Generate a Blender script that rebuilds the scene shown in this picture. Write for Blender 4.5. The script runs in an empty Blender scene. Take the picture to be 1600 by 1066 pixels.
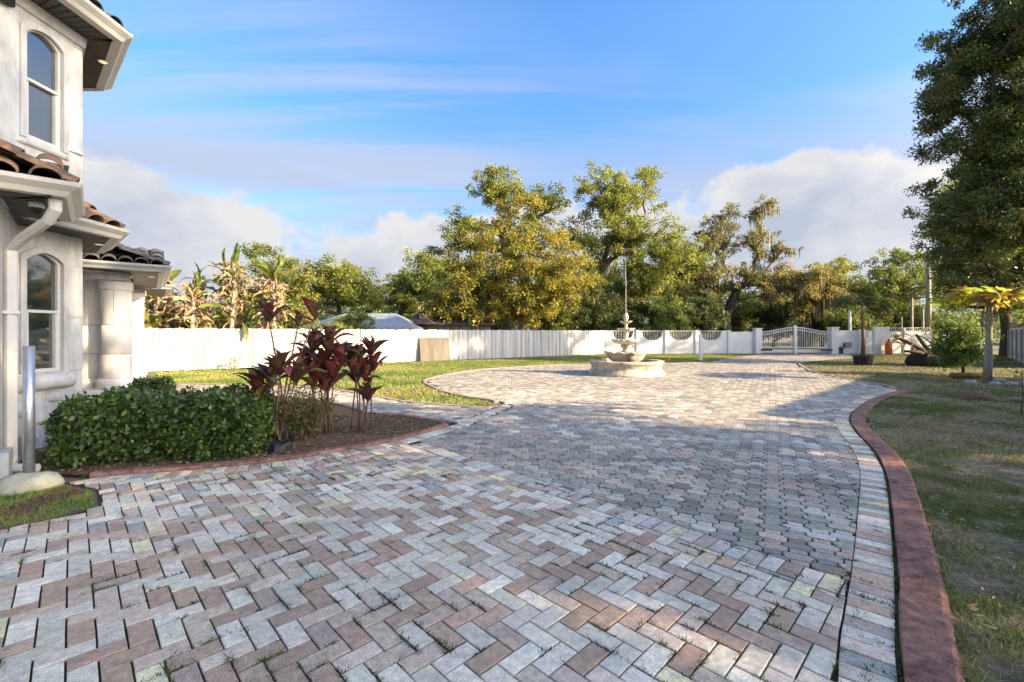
import bpy, math, random
import numpy as np
from mathutils import Vector, Matrix

R = math.radians
rng = np.random.default_rng(7)
random.seed(7)
sc = bpy.context.scene
col = sc.collection

# ------------------------------------------------------------------ camera
cam_d = bpy.data.cameras.new('camera')
cam = bpy.data.objects.new('camera', cam_d)
col.objects.link(cam)
cam.location = (0, 0, 1.41)
cam.rotation_euler = (R(90), 0, 0)
cam_d.sensor_width = 36
cam_d.lens = 15.86
cam_d.shift_y = -0.0075
cam_d.clip_start = 0.05
cam_d.clip_end = 2000
sc.camera = cam

# ------------------------------------------------------------------ light
SUN_AZ = R(110)       # clockwise from +Y towards +X
SUN_EL = R(21)
SKY_STRENGTH = 0.060
SUN_STRENGTH = 2.1
EXPOSURE = 3.02
CLOUD = 1.66          # radiance of a sunlit cloud before SKY_STRENGTH
CLOUD_FILL_GLOW = 30.0  # extra brightness of clouds near the sun, added for fill light
SKY_SAT = 1.10
sc.view_settings.view_transform = 'Standard'
sc.view_settings.look = 'None'
sc.view_settings.exposure = EXPOSURE
sc.view_settings.gamma = 1

sun_d = bpy.data.lights.new('sun', 'SUN')
sun_d.energy = SUN_STRENGTH
sun_d.angle = R(0.6)
sun_d.color = (1.0, 0.77, 0.48)
sun = bpy.data.objects.new('sun', sun_d)
col.objects.link(sun)
to_sun = Vector((math.sin(SUN_AZ)*math.cos(SUN_EL), math.cos(SUN_AZ)*math.cos(SUN_EL), math.sin(SUN_EL)))
sun.rotation_euler = (-to_sun).to_track_quat('-Z', 'Y').to_euler()
sun.location = to_sun*60

world = bpy.data.worlds.new('World')
sc.world = world
world.use_nodes = True
def build_sky():
    nt = world.node_tree
    N, L = nt.nodes, nt.links
    N.clear()
    out = N.new('ShaderNodeOutputWorld')
    bg = N.new('ShaderNodeBackground')
    bg.inputs['Strength'].default_value = SKY_STRENGTH
    L.new(bg.outputs[0], out.inputs[0])
    sky = N.new('ShaderNodeTexSky')
    sky.sky_type = 'NISHITA'
    sky.sun_disc = False
    sky.sun_elevation = SUN_EL
    sky.sun_rotation = SUN_AZ
    sky.air_density = 0.75
    sky.dust_density = 1.0
    sky.ozone_density = 2.0
    tc = N.new('ShaderNodeTexCoord')
    sep = N.new('ShaderNodeSeparateXYZ')
    L.new(tc.outputs['Generated'], sep.inputs[0])
    def math_(op, a, b=None, clamp=False):
        n = N.new('ShaderNodeMath'); n.operation = op; n.use_clamp = clamp
        for i, v in enumerate((a, b)):
            if v is None: continue
            if isinstance(v, (int, float)): n.inputs[i].default_value = v
            else: L.new(v, n.inputs[i])
        return n.outputs[0]
    def ramp(src, pts):
        n = N.new('ShaderNodeValToRGB')
        e = n.color_ramp.elements
        while len(e) < len(pts): e.new(0.5)
        for k, (p, c) in enumerate(pts):
            e[k].position = p
            e[k].color = (c, c, c, 1) if isinstance(c, (int, float)) else (*c, 1)
        L.new(src, n.inputs[0])
        return n.outputs[0]
    def noise(vec, scale, detail, rough, dist=0.0):
        n = N.new('ShaderNodeTexNoise')
        n.inputs['Scale'].default_value = scale
        n.inputs['Detail'].default_value = detail
        n.inputs['Roughness'].default_value = rough
        n.inputs['Distortion'].default_value = dist
        L.new(vec, n.inputs['Vector'])
        return n.outputs['Fac']
    def mapping(vec, scale, loc=(0, 0, 0), rot=(0, 0, 0)):
        n = N.new('ShaderNodeMapping')
        n.inputs['Scale'].default_value = scale
        n.inputs['Location'].default_value = loc
        n.inputs['Rotation'].default_value = rot
        L.new(vec, n.inputs['Vector'])
        return n.outputs[0]
    def mix(f, a, b):
        n = N.new('ShaderNodeMix'); n.data_type = 'RGBA'
        for s, v in ((n.inputs[0], f), (n.inputs[6], a), (n.inputs[7], b)):
            if isinstance(v, tuple): s.default_value = (*v, 1)
            elif isinstance(v, (int, float)): s.default_value = v
            else: L.new(v, s)
        return n.outputs[2]
    z = sep.outputs['Z']
    # clouds brightened around the out-of-view sun, added as fill light for the shade
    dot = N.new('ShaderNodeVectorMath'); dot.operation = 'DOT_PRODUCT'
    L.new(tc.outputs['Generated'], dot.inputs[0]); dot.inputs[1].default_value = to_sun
    fill_glow = math_('ADD', math_('MULTIPLY', math_('POWER', math_('MAXIMUM', dot.outputs['Value'], 0.0), 6.0), CLOUD_FILL_GLOW), 1.0)
    # high thin streaks, laid out on a flat cloud layer
    zz = math_('ADD', math_('MAXIMUM', z, 0.0), 0.12)
    cmb = N.new('ShaderNodeCombineXYZ')
    L.new(math_('DIVIDE', sep.outputs['X'], zz), cmb.inputs[0])
    L.new(math_('DIVIDE', sep.outputs['Y'], zz), cmb.inputs[1])
    pl = mapping(cmb.outputs[0], (0.36, 1.7, 1), loc=(2.1, 9.3, 0), rot=(0, 0, R(-28)))
    ci = noise(pl, 1.0, 10, 0.60, 0.45)
    ci2 = noise(mapping(cmb.outputs[0], (1, 1, 1), loc=(30.2, 4.4, 0)), 0.50, 3, 0.5)
    cir = math_('MULTIPLY', ramp(ci, [(0.43, 0.0), (0.60, 1.0)]), ramp(ci2, [(0.36, 0.0), (0.54, 1.0)]))
    cir = math_('MULTIPLY', cir, 0.62, True)
    # a soft veil lower down
    veil_n = noise(mapping(tc.outputs['Generated'], (1.0, 1.0, 4.5), loc=(15.1, 1.3, 0.1)), 1.5, 8, 0.56, 0.5)
    veil_e = ramp(z, [(0.27, 1.0), (0.42, 0.0)])
    veil = math_('MULTIPLY', ramp(veil_n, [(0.32, 0.0), (0.50, 1.0)]), veil_e)
    veil = math_('MULTIPLY', veil, 0.92)
    # cumulus bank above the horizon
    cv = mapping(tc.outputs['Generated'], (1.0, 1.0, 1.35), loc=(31.2, 13.1, 0.0))
    big = noise(cv, 2.6, 2, 0.5)
    puff = noise(cv, 7.0, 12, 0.58, 0.25)
    field = math_('ADD', math_('MULTIPLY', big, 0.75), math_('MULTIPLY', puff, 0.48))
    bias = ramp(z, [(0.0, 0.88), (0.18, 0.74), (0.30, 0.47), (0.42, 0.12)])
    dens = math_('ADD', field, math_('SUBTRACT', bias, 1.17))
    cum = ramp(dens, [(0.0, 0.0), (0.055, 1.0)])
    shade = noise(mapping(tc.outputs['Generated'], (1.0, 1.0, 1.6), loc=(31.2, 13.1, -0.045)), 5.5, 8, 0.55)
    lum = math_('ADD', math_('MULTIPLY', dens, -1.5), math_('MULTIPLY', shade, 1.35))
    ccol = N.new('ShaderNodeValToRGB')
    e = ccol.color_ramp.elements
    e[0].position = 0.18; e[0].color = (*[v*CLOUD for v in (0.66, 0.73, 0.90)], 1)
    e[1].position = 0.66; e[1].color = (*[v*CLOUD for v in (1.04, 1.04, 1.05)], 1)
    L.new(lum, ccol.inputs[0])
    hsv = N.new('ShaderNodeHueSaturation')
    hsv.inputs['Saturation'].default_value = SKY_SAT
    hsv.inputs['Value'].default_value = 1.0
    tn = N.new('ShaderNodeMix'); tn.data_type = 'RGBA'; tn.blend_type = 'MULTIPLY'; tn.inputs[0].default_value = 1.0
    L.new(sky.outputs[0], tn.inputs[6]); tn.inputs[7].default_value = (0.80, 0.92, 1.0, 1)
    L.new(tn.outputs[2], hsv.inputs['Color'])
    warm = N.new('ShaderNodeCombineXYZ')       # added cloud brightening tinted golden, to warm the fill
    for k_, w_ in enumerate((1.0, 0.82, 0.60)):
        L.new(math_('ADD', math_('MULTIPLY', fill_glow, w_), 1.0-w_), warm.inputs[k_])
    def add_fill(v):
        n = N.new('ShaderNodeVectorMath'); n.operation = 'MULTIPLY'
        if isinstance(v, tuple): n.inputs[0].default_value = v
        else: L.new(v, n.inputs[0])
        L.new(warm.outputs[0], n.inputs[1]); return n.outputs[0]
    grad = N.new('ShaderNodeVectorMath'); grad.operation = 'SCALE'
    L.new(hsv.outputs[0], grad.inputs[0]); L.new(ramp(z, [(0.0, 0.62), (0.55, 1.0)]), grad.inputs['Scale'])
    c = mix(cir, grad.outputs[0], add_fill(tuple(v*CLOUD for v in (0.84, 0.88, 0.98))))
    c = mix(veil, c, add_fill(tuple(v*CLOUD for v in (0.70, 0.77, 0.94))))
    c = mix(cum, c, add_fill(ccol.outputs[0]))
    L.new(c, bg.inputs['Color'])
build_sky()

# ------------------------------------------------------------------ materials
MATS = {}
def material(name, color=(0.5, 0.5, 0.5), rough=0.8, var=0.0, vscale=4.0, bump=0.0, bscale=60.0, tint=False,
             metal=0.0, spec=0.3, trans=0.0, stain=None, speck=0.0, color2=None, c2scale=1.0, c2edge=(0.42, 0.6), zstretch=1.0):
    if name in MATS: return MATS[name]
    m = bpy.data.materials.new(name); m.use_nodes = True
    nt = m.node_tree; N, L = nt.nodes, nt.links
    b = N['Principled BSDF']; out = N['Material Output']
    b.inputs['Roughness'].default_value = rough
    b.inputs['Metallic'].default_value = metal
    b.inputs['Specular IOR Level'].default_value = spec
    tc = N.new('ShaderNodeTexCoord')
    geo = N.new('ShaderNodeNewGeometry')
    pos = geo.outputs['Position']
    if zstretch != 1.0:
        mp = N.new('ShaderNodeMapping'); mp.inputs['Scale'].default_value = (1, 1, zstretch)
        L.new(pos, mp.inputs['Vector']); pos = mp.outputs[0]
    def noise(scale, detail=5, rough_=0.6):
        n = N.new('ShaderNodeTexNoise'); n.inputs['Scale'].default_value = scale
        n.inputs['Detail'].default_value = detail; n.inputs['Roughness'].default_value = rough_
        L.new(pos, n.inputs['Vector']); return n.outputs['Fac']
    def mixc(f, a, bb, mode='MIX'):
        n = N.new('ShaderNodeMix'); n.data_type = 'RGBA'; n.blend_type = mode
        for s, v in ((n.inputs[0], f), (n.inputs[6], a), (n.inputs[7], bb)):
            if isinstance(v, tuple): s.default_value = (*v, 1)
            elif isinstance(v, (int, float)): s.default_value = v
            else: L.new(v, s)
        return n.outputs[2]
    def rampf(src, lo, hi, a=0.0, c=1.0):
        n = N.new('ShaderNodeMapRange'); n.clamp = True
        n.inputs['From Min'].default_value = lo; n.inputs['From Max'].default_value = hi
        n.inputs['To Min'].default_value = a; n.inputs['To Max'].default_value = c
        L.new(src, n.inputs['Value']); return n.outputs[0]
    if tint:
        at = N.new('ShaderNodeAttribute'); at.attribute_name = 'tint'
        c = at.outputs['Color']
    else:
        c = color
    if color2 is not None:
        c = mixc(rampf(noise(c2scale, 6, 0.62), c2edge[0], c2edge[1]), c, color2)
    if var > 0:
        f = rampf(noise(vscale, 6, 0.65), 0.3, 0.7, 1 - var, 1 + var)
        cmb = N.new('ShaderNodeCombineColor')
        for i in range(3): L.new(f, cmb.inputs[i])
        c = mixc(1.0, c, cmb.outputs[0], 'MULTIPLY')
    if speck > 0:
        f = rampf(noise(260.0, 2, 0.7), 0.36, 0.64, 1 - speck, 1 + speck)
        cmb = N.new('ShaderNodeCombineColor')
        for i in range(3): L.new(f, cmb.inputs[i])
        c = mixc(1.0, c, cmb.outputs[0], 'MULTIPLY')
    if stain is not None:
        scol, sscale, lo, hi, amt = stain
        c = mixc(rampf(noise(sscale, 8, 0.7), lo, hi, 0.0, amt), c, scol)
    if isinstance(c, tuple): b.inputs['Base Color'].default_value = (*c, 1)
    else: L.new(c, b.inputs['Base Color'])
    if bump > 0:
        bn = N.new('ShaderNodeBump'); bn.inputs['Strength'].default_value = bump
        bn.inputs['Distance'].default_value = 0.01
        L.new(noise(bscale, 6, 0.65), bn.inputs['Height']); L.new(bn.outputs[0], b.inputs['Normal'])
    if trans > 0:
        tr = N.new('ShaderNodeBsdfTranslucent')
        if isinstance(c, tuple): tr.inputs[0].default_value = (*c, 1)
        else: L.new(c, tr.inputs[0])
        mx = N.new('ShaderNodeMixShader'); mx.inputs[0].default_value = trans
        L.new(b.outputs[0], mx.inputs[1]); L.new(tr.outputs[0], mx.inputs[2]); L.new(mx.outputs[0], out.inputs[0])
    MATS[name] = m
    return m

M_brick = material('paver', tint=True, rough=1.0, spec=0.12, var=0.27, vscale=24, bump=0.4, bscale=170, speck=0.34, stain=((0.17, 0.155, 0.125), 1.1, 0.45, 0.72, 0.55))
M_sand = material('joint_sand', (0.052, 0.044, 0.034), 1.0, var=0.5, vscale=25, bump=0.5, bscale=120, color2=(0.032, 0.036, 0.016), c2scale=2.5)
M_kerb = material('red_kerb', (0.29, 0.155, 0.125), 0.95, spec=0.15, var=0.5, vscale=16, bump=1.0, bscale=110, speck=0.38, color2=(0.20, 0.105, 0.085), c2scale=2.2, c2edge=(0.45, 0.62), stain=((0.36, 0.30, 0.26), 26, 0.60, 0.66, 0.75))
M_lawn = material('lawn', (0.15, 0.145, 0.065), 1.0, var=0.6, vscale=22, bump=1.0, bscale=60, color2=(0.18, 0.14, 0.095), c2scale=1.3, stain=((0.075, 0.06, 0.045), 3.5, 0.52, 0.66, 0.7))
M_mulch = material('mulch', (0.155, 0.088, 0.050), 1.0, var=0.6, vscale=30, bump=1.0, bscale=60)
M_stucco = material('white_stucco', (0.50, 0.498, 0.488), 0.9, var=0.10, vscale=3, bump=0.5, bscale=60, speck=0.05, stain=((0.17, 0.165, 0.155), 4.5, 0.46, 0.74, 0.7), zstretch=0.30)
M_stone = material('cast_stone', (0.60, 0.585, 0.55), 0.9, var=0.12, vscale=4, bump=0.3, bscale=60, stain=((0.22, 0.20, 0.17), 2.3, 0.55, 0.8, 0.6), zstretch=0.5)
M_trim = material('white_trim', (0.54, 0.53, 0.505), 0.5, var=0.08, vscale=5, stain=((0.3, 0.28, 0.24), 5, 0.55, 0.8, 0.4))
M_greytrim = material('grey_trim', (0.36, 0.38, 0.40), 0.5, var=0.1, vscale=5)
M_soffit = material('dark_soffit', (0.050, 0.046, 0.044), 0.55, var=0.25, vscale=6)
M_dark = material('dark', (0.012, 0.013, 0.016), 0.5)
M_tile = material('clay_tile', (0.24, 0.145, 0.085), 0.8, var=0.3, vscale=8, bump=0.4, bscale=70, stain=((0.07, 0.06, 0.055), 6, 0.46, 0.64, 0.75))
M_gtile = material('grey_tile', (0.075, 0.072, 0.072), 0.75, var=0.3, vscale=8, bump=0.4, bscale=70, stain=((0.2, 0.14, 0.1), 5, 0.55, 0.7, 0.4))
FENCES = [material('white_fence_%d' % k, tuple(v*(0.36+0.032*((k*5) % 8)) for v in (0.92, 0.91, 0.875)), 0.75, var=0.12, vscale=2.2, bump=0.15, bscale=40, stain=((0.30, 0.30, 0.27), 1.6+0.2*k, 0.54, 0.80, 0.5), zstretch=0.4) for k in range(8)]
M_wallw = material('painted_block', (0.70, 0.71, 0.71), 0.85, var=0.08, vscale=2, bump=0.4, bscale=12, stain=((0.22, 0.22, 0.21), 7, 0.63, 0.70, 0.8))
M_metalw = material('white_metal', (0.72, 0.72, 0.70), 0.45, var=0.05)
M_galv = material('galvanised', (0.42, 0.44, 0.46), 0.38, metal=0.8, var=0.12, vscale=18)
M_conc = material('concrete', (0.42, 0.40, 0.30), 0.95, var=0.2, vscale=9, bump=0.5, bscale=40)
M_ply = material('plywood', (0.145, 0.13, 0.105), 0.9, var=0.35, vscale=3, zstretch=0.15, bump=0.3, bscale=30)
M_bark = material('bark', (0.085, 0.070, 0.055), 0.95, var=0.35, vscale=6, bump=0.9, bscale=18, zstretch=0.4)
M_palebark = material('pale_bark', (0.26, 0.235, 0.18), 0.9, var=0.3, vscale=9, bump=0.6, bscale=30, zstretch=3)
M_leaf = material('leaf', tint=True, rough=0.6, trans=0.45, spec=0.35)
M_glossleaf = material('glossy_leaf', tint=True, rough=0.38, trans=0.18, spec=0.5)
M_dry = material('dry_leaf', tint=True, rough=0.85, trans=0.25)
M_moss = material('moss', tint=True, rough=1.0, trans=0.2)
M_grass = material('grass_blade', tint=True, rough=0.8, trans=0.25)
M_stain_stone = material('fountain_stone', (0.50, 0.46, 0.37), 0.85, var=0.12, vscale=6, bump=0.35, bscale=40, stain=((0.13, 0.085, 0.035), 2.4, 0.46, 0.68, 0.85))
M_roofd = material('shingle', (0.075, 0.065, 0.06), 0.95, var=0.35, vscale=5)
M_roofl = material('metal_roof', (0.25, 0.28, 0.31), 0.6, var=0.2, vscale=2)
M_black = material('black_plastic', (0.018, 0.018, 0.02), 0.5)
M_orange = material('orange_paint', (0.55, 0.14, 0.03), 0.6)
M_box = material('grey_box', (0.2, 0.24, 0.26), 0.6)
M_pole = material('weathered_pole', (0.30, 0.26, 0.21), 0.9, var=0.25, vscale=3)
M_road = material('asphalt', (0.085, 0.08, 0.072), 0.95, var=0.25, vscale=3)
M_rock = material('rock', (0.34, 0.32, 0.29), 0.95, var=0.3, vscale=15, bump=0.6, bscale=30)
M_log = material('log', (0.17, 0.125, 0.045), 0.9, var=0.3, vscale=12)
def glass_mat():
    m = bpy.data.materials.new('window_glass'); m.use_nodes = True
    b = m.node_tree.nodes['Principled BSDF']
    b.inputs['Base Color'].default_value = (0.016, 0.024, 0.028, 1)
    b.inputs['Roughness'].default_value = 0.03
    b.inputs['Specular IOR Level'].default_value = 1.0
    b.inputs['IOR'].default_value = 2.1
    return m
M_glass = glass_mat()
def lamp_mat():
    m = bpy.data.materials.new('lamp_glow'); m.use_nodes = True
    b = m.node_tree.nodes['Principled BSDF']
    b.inputs['Base Color'].default_value = (0.8, 0.75, 0.6, 1)
    b.inputs['Emission Color'].default_value = (1, 0.82, 0.5, 1)
    b.inputs['Emission Strength'].default_value = 0.10
    return m
M_lamp = lamp_mat()
def water_mat():
    m = bpy.data.materials.new('water'); m.use_nodes = True
    b = m.node_tree.nodes['Principled BSDF']
    b.inputs['Base Color'].default_value = (0.75, 0.8, 0.85, 1)
    b.inputs['Roughness'].default_value = 0.1
    b.inputs['Alpha'].default_value = 0.4
    return m
M_water = water_mat()

# ------------------------------------------------------------------ object helpers
def tag(o, label=None, cat=None, group=None, kind=None):
    if label: o['label'] = label
    if cat: o['category'] = cat
    if group: o['group'] = group
    if kind: o['kind'] = kind
    return o
def empty(name, loc, label, cat, group=None):
    o = bpy.data.objects.new(name, None)
    o.empty_display_size = 0.2
    o.location = loc
    col.objects.link(o)
    return tag(o, label, cat, group)
def attach(o, parent):
    if parent is not None:
        o.parent = parent
        if parent.type == 'EMPTY':
            o.matrix_parent_inverse = Matrix.Translation(-Vector(parent.location))
    return o
def link(name, me, parent=None, loc=None, rot=None, scale=None):
    o = bpy.data.objects.new(name, me)
    col.objects.link(o)
    if loc is not None: o.location = loc
    if rot is not None: o.rotation_euler = rot
    if scale is not None: o.scale = scale
    return attach(o, parent)
def set_tint(me, tints, per=None):
    a = me.attributes.new('tint', 'FLOAT_COLOR', 'FACE')
    t = np.ones((len(me.polygons), 4), np.float32)
    t[:, :3] = tints
    a.data.foreach_set('color', t.ravel())
def np_mesh(name, V, F, mat, tints=None, smooth=False):
    """V (n,3), F (m,k) all faces with k corners"""
    V = np.asarray(V, np.float32); F = np.asarray(F, np.int32)
    me = bpy.data.meshes.new(name)
    m, k = F.shape
    me.vertices.add(len(V)); me.vertices.foreach_set('co', V.ravel())
    me.loops.add(m*k); me.loops.foreach_set('vertex_index', F.ravel())
    me.polygons.add(m); me.polygons.foreach_set('loop_start', np.arange(0, m*k, k, dtype=np.int32))
    me.polygons.foreach_set('use_smooth', np.full(m, smooth))
    me.update(calc_edges=True)
    me.materials.append(mat)
    if tints is not None: set_tint(me, tints)
    return me
class MB:
    def __init__(self): self.v = []; self.f = []; self.t = []
    def add(self, verts, faces, tint=None):
        o = len(self.v)
        self.v.extend(tuple(p) for p in verts)
        self.f.extend([tuple(i+o for i in f) for f in faces])
        self.t.extend([tint or (1, 1, 1)]*len(faces))
        return self
    def box(self, c, s, rz=0.0, tint=None):
        x, y, z = s[0]/2, s[1]/2, s[2]/2
        ca, sa = math.cos(rz), math.sin(rz)
        vs = []
        for dz in (-z, z):
            for dx, dy in ((-x, -y), (x, -y), (x, y), (-x, y)):
                vs.append((c[0]+dx*ca-dy*sa, c[1]+dx*sa+dy*ca, c[2]+dz))
        return self.add(vs, [(3, 2, 1, 0), (4, 5, 6, 7), (0, 1, 5, 4), (1, 2, 6, 5), (2, 3, 7, 6), (3, 0, 4, 7)], tint)
    def prism(self, poly, z0, z1, tint=None):
        n = len(poly)
        vs = [(p[0], p[1], z0) for p in poly]+[(p[0], p[1], z1) for p in poly]
        fs = [tuple(range(n-1, -1, -1)), tuple(range(n, 2*n))]+[(i, (i+1) % n, n+(i+1) % n, n+i) for i in range(n)]
        return self.add(vs, fs, tint)
    def tube(self, pts, radii, n=6, tint=None, cap=True):
        pts = [Vector(p) for p in pts]
        vs = []; fs = []
        prev = None
        for i, p in enumerate(pts):
            d = (pts[min(i+1, len(pts)-1)]-pts[max(i-1, 0)])
            d = d.normalized() if d.length > 1e-9 else Vector((0, 0, 1))
            if prev is None:
                a = d.orthogonal().normalized()
            else:
                a = (prev-d*prev.dot(d))
                a = a.normalized() if a.length > 1e-6 else d.orthogonal().normalized()
            prev = a
            b = d.cross(a)
            r = radii[i] if hasattr(radii, '__len__') else radii
            for k in range(n):
                t = 2*math.pi*k/n
                vs.append(p+(a*math.cos(t)+b*math.sin(t))*r)
        for i in range(len(pts)-1):
            for k in range(n):
                fs.append((i*n+k, i*n+(k+1) % n, (i+1)*n+(k+1) % n, (i+1)*n+k))
        if cap:
            fs.append(tuple(range(n-1, -1, -1))); fs.append(tuple((len(pts)-1)*n+k for k in range(n)))
        return self.add(vs, fs, tint)
    def lathe(self, prof, c=(0, 0, 0), n=24, scallop=None, tint=None):
        """prof: list of (r, z); scallop(i, theta) -> (dr, dz)"""
        vs = []; fs = []
        for i, (r, z) in enumerate(prof):
            for k in range(n):
                t = 2*math.pi*k/n
                dr, dz = scallop(i, t) if scallop else (0, 0)
                vs.append((c[0]+(r+dr)*math.cos(t), c[1]+(r+dr)*math.sin(t), c[2]+z+dz))
        for i in range(len(prof)-1):
            for k in range(n):
                fs.append((i*n+k, i*n+(k+1) % n, (i+1)*n+(k+1) % n, (i+1)*n+k))
        return self.add(vs, fs, tint)
    def sweep(self, poly, prof, closed_prof=True, tint=None):
        """sweep profile (outward offset, z) along an XY polyline, outward = right of travel, mitred"""
        P = [Vector((p[0], p[1])) for p in poly]
        vs = []; fs = []; m = len(prof)
        for i, p in enumerate(P):
            ds = []
            if i > 0: ds.append((P[i]-P[i-1]).normalized())
            if i < len(P)-1: ds.append((P[i+1]-P[i]).normalized())
            ns = [Vector((d.y, -d.x)) for d in ds]
            nn = ns[0] if len(ns) == 1 else (ns[0]+ns[1])/(1+ns[0].dot(ns[1]))
            for o, z in prof:
                q = p+nn*o
                vs.append((q.x, q.y, z))
        k = m if closed_prof else m-1
        for i in range(len(P)-1):
            for j in range(k):
                fs.append((i*m+j, (i+1)*m+j, (i+1)*m+(j+1) % m, i*m+(j+1) % m))
        if closed_prof:
            fs.append(tuple(range(m))); fs.append(tuple((len(P)-1)*m+j for j in range(m-1, -1, -1)))
        return self.add(vs, fs, tint)
    def mesh(self, name, mat, smooth=False, tints=False):
        me = bpy.data.meshes.new(name)
        me.from_pydata(self.v, [], self.f)
        me.materials.append(mat)
        if smooth: me.polygons.foreach_set('use_smooth', [True]*len(me.polygons))
        if tints: set_tint(me, np.array(self.t, np.float32))
        me.update()
        return me
    def obj(self, name, mat, parent=None, smooth=False, tints=False):
        return link(name, self.mesh(name, mat, smooth, tints), parent)
def in_poly(pts, poly):
    pts = np.asarray(pts, float); x, y = pts[:, 0], pts[:, 1]
    c = np.zeros(len(pts), bool); n = len(poly); j = n-1
    for i in range(n):
        xi, yi = poly[i]; xj, yj = poly[j]
        if yi != yj:
            c ^= ((yi > y) != (yj > y)) & (x < (xj-xi)*(y-yi)/(yj-yi)+xi)
        j = i
    return c
def smooth_line(pts, step=0.25):
    """Catmull-Rom through points, resampled"""
    P = [np.array(p, float) for p in pts]
    P = [2*P[0]-P[1]]+P+[2*P[-1]-P[-2]]
    out = []
    for i in range(1, len(P)-2):
        n = max(2, int(np.linalg.norm(P[i+1]-P[i])/step))
        for k in range(n):
            t = k/n
            out.append(0.5*((2*P[i])+(P[i+1]-P[i-1])*t+(2*P[i-1]-5*P[i]+4*P[i+1]-P[i+2])*t*t+(-P[i-1]+3*P[i]-3*P[i+1]+P[i+2])*t**3))
    out.append(P[-2])
    return [tuple(p) for p in out]
def offset_line(pts, d):
    """offset to the right of travel"""
    P = np.array(pts, float); T = np.gradient(P, axis=0)
    T /= np.linalg.norm(T, axis=1)[:, None]+1e-9
    return [tuple(p) for p in P+np.stack([T[:, 1], -T[:, 0]], 1)*d]
def clip(poly, p, n):
    """keep the side of the convex polygon where (q-p).n <= 0"""
    out = []
    for i in range(len(poly)):
        a = poly[i]; b = poly[(i+1) % len(poly)]
        da = (a[0]-p[0])*n[0]+(a[1]-p[1])*n[1]; db = (b[0]-p[0])*n[0]+(b[1]-p[1])*n[1]
        if da <= 0: out.append(a)
        if (da < 0 < db) or (db < 0 < da):
            t = da/(da-db); out.append((a[0]+(b[0]-a[0])*t, a[1]+(b[1]-a[1])*t))
    return out
def area(poly):
    return 0.5*sum(poly[i][0]*poly[(i+1) % len(poly)][1]-poly[(i+1) % len(poly)][0]*poly[i][1] for i in range(len(poly)))
def catmull_pts(pts, n=6):
    return [tuple(p) for p in smooth_line(pts, 1e9)] if n == 0 else pts

# ================================================================== SETTING: ground and paving
KR = smooth_line([(1.0, -3.0), (1.02, 0.6), (1.2, 1.25), (1.58, 1.82), (1.86, 2.16), (2.31, 2.70), (2.89, 3.42), (3.55, 4.25), (4.0, 4.87), (4.43, 5.55),
                  (4.99, 6.54), (5.57, 7.42), (6.37, 8.35), (7.58, 9.56), (8.52, 10.35), (9.57, 11.17)], 0.2)
TOPR = smooth_line([(9.57, 11.17), (10.01, 11.98), (10.24, 12.91), (10.33, 14.0), (10.63, 15.29), (11.14, 16.85), (12.66, 19.88), (13.41, 21.15)], 0.4)
FARR = [(16.45, 23.67), (20.5, 26.5), (23.2, 31.3)]
FARL = [(17.3, 31.3), (14.2, 27.6), (11.18, 24.24)]
COURT = smooth_line([(9.71, 22.09), (7.2, 21.15), (3.76, 20.71), (1.38, 19.88), (-1.01, 17.75), (-2.08, 15.78), (-2.57, 13.62), (-2.0, 11.83), (-1.49, 10.8),
                     (-0.91, 10.04), (-0.42, 9.65), (-0.15, 9.04)], 0.4)
WALKN = smooth_line([(-0.15, 9.04), (-0.43, 8.57), (-1.06, 8.72), (-1.67, 9.04), (-2.35, 9.38), (-2.95, 9.94), (-5.31, 11.69), (-10.25, 12.91)], 0.4)
WALKS = smooth_line([(-10.5, 11.6), (-5.5, 10.2), (-3.2, 8.75), (-2.53, 7.95), (-1.88, 7.77), (-1.36, 7.36), (-0.84, 7.1)], 0.4)
BEDN = smooth_line([(-0.84, 7.1), (-1.09, 6.63), (-1.46, 6.02), (-1.73, 5.71), (-1.95, 5.5), (-2.56, 4.99), (-3.31, 4.68), (-4.15, 4.43)], 0.2)
PATCH = [(-4.3, 4.3), (-3.78, 4.1), (-3.40, 3.72), (-3.48, 3.49), (-3.70, 3.24), (-5.2, 2.7), (-5.2, -3.0)]
OUT = []; MARG = []
for seg, m in ((KR, 0.218), (TOPR, 0.0), (FARR, 0.0), (FARL, 0.0), (COURT, 0.0), (WALKN, 0.0), (WALKS, 0.0), (BEDN, 0.225), (PATCH, 0.01)):
    for p in seg:
        if OUT and math.hypot(OUT[-1][0]-p[0], OUT[-1][1]-p[1]) < 0.02:
            MARG[-1] = m; continue
        OUT.append(p); MARG.append(m)
OUT_A = np.array(OUT)
OUT_B = np.roll(OUT_A, -1, axis=0)
FC = (3.95, 15.65)          # fountain centre

MB().add([(-600, -300, -0.024), (600, -300, -0.024), (600, 900, -0.024), (-600, 900, -0.024)], [(0, 1, 2, 3)]).obj('ground', M_lawn)['kind'] = 'structure'
drive = MB().add([(p[0], p[1], -0.014) for p in OUT], [tuple(range(len(OUT)))]).obj('driveway', M_sand)
drive['kind'] = 'structure'
BED = WALKS[5:]+BEDN+[(-4.6, 4.5), (-5.75, 4.9), (-5.75, 6.2), (-6.9, 7.3), (-6.3, 9.2)]
bed = MB().add([(p[0], p[1], 0.012+0.0*p[0]) for p in BED], [tuple(range(len(BED)))]).obj('planting_bed', M_mulch)
bed['kind'] = 'structure'
road = MB().add([(-120, 36.0, -0.012), (160, 36.0, -0.012), (160, 43, -0.012), (-120, 43, -0.012)], [(0, 1, 2, 3)]).obj('street', M_road)
road['kind'] = 'structure'
apron = MB().add([(16.9, 31.9, -0.010), (23.6, 31.9, -0.010), (25, 35.99, -0.010), (16, 35.99, -0.010)], [(0, 1, 2, 3)]).obj('street_apron', M_road)
apron['kind'] = 'structure'

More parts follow.
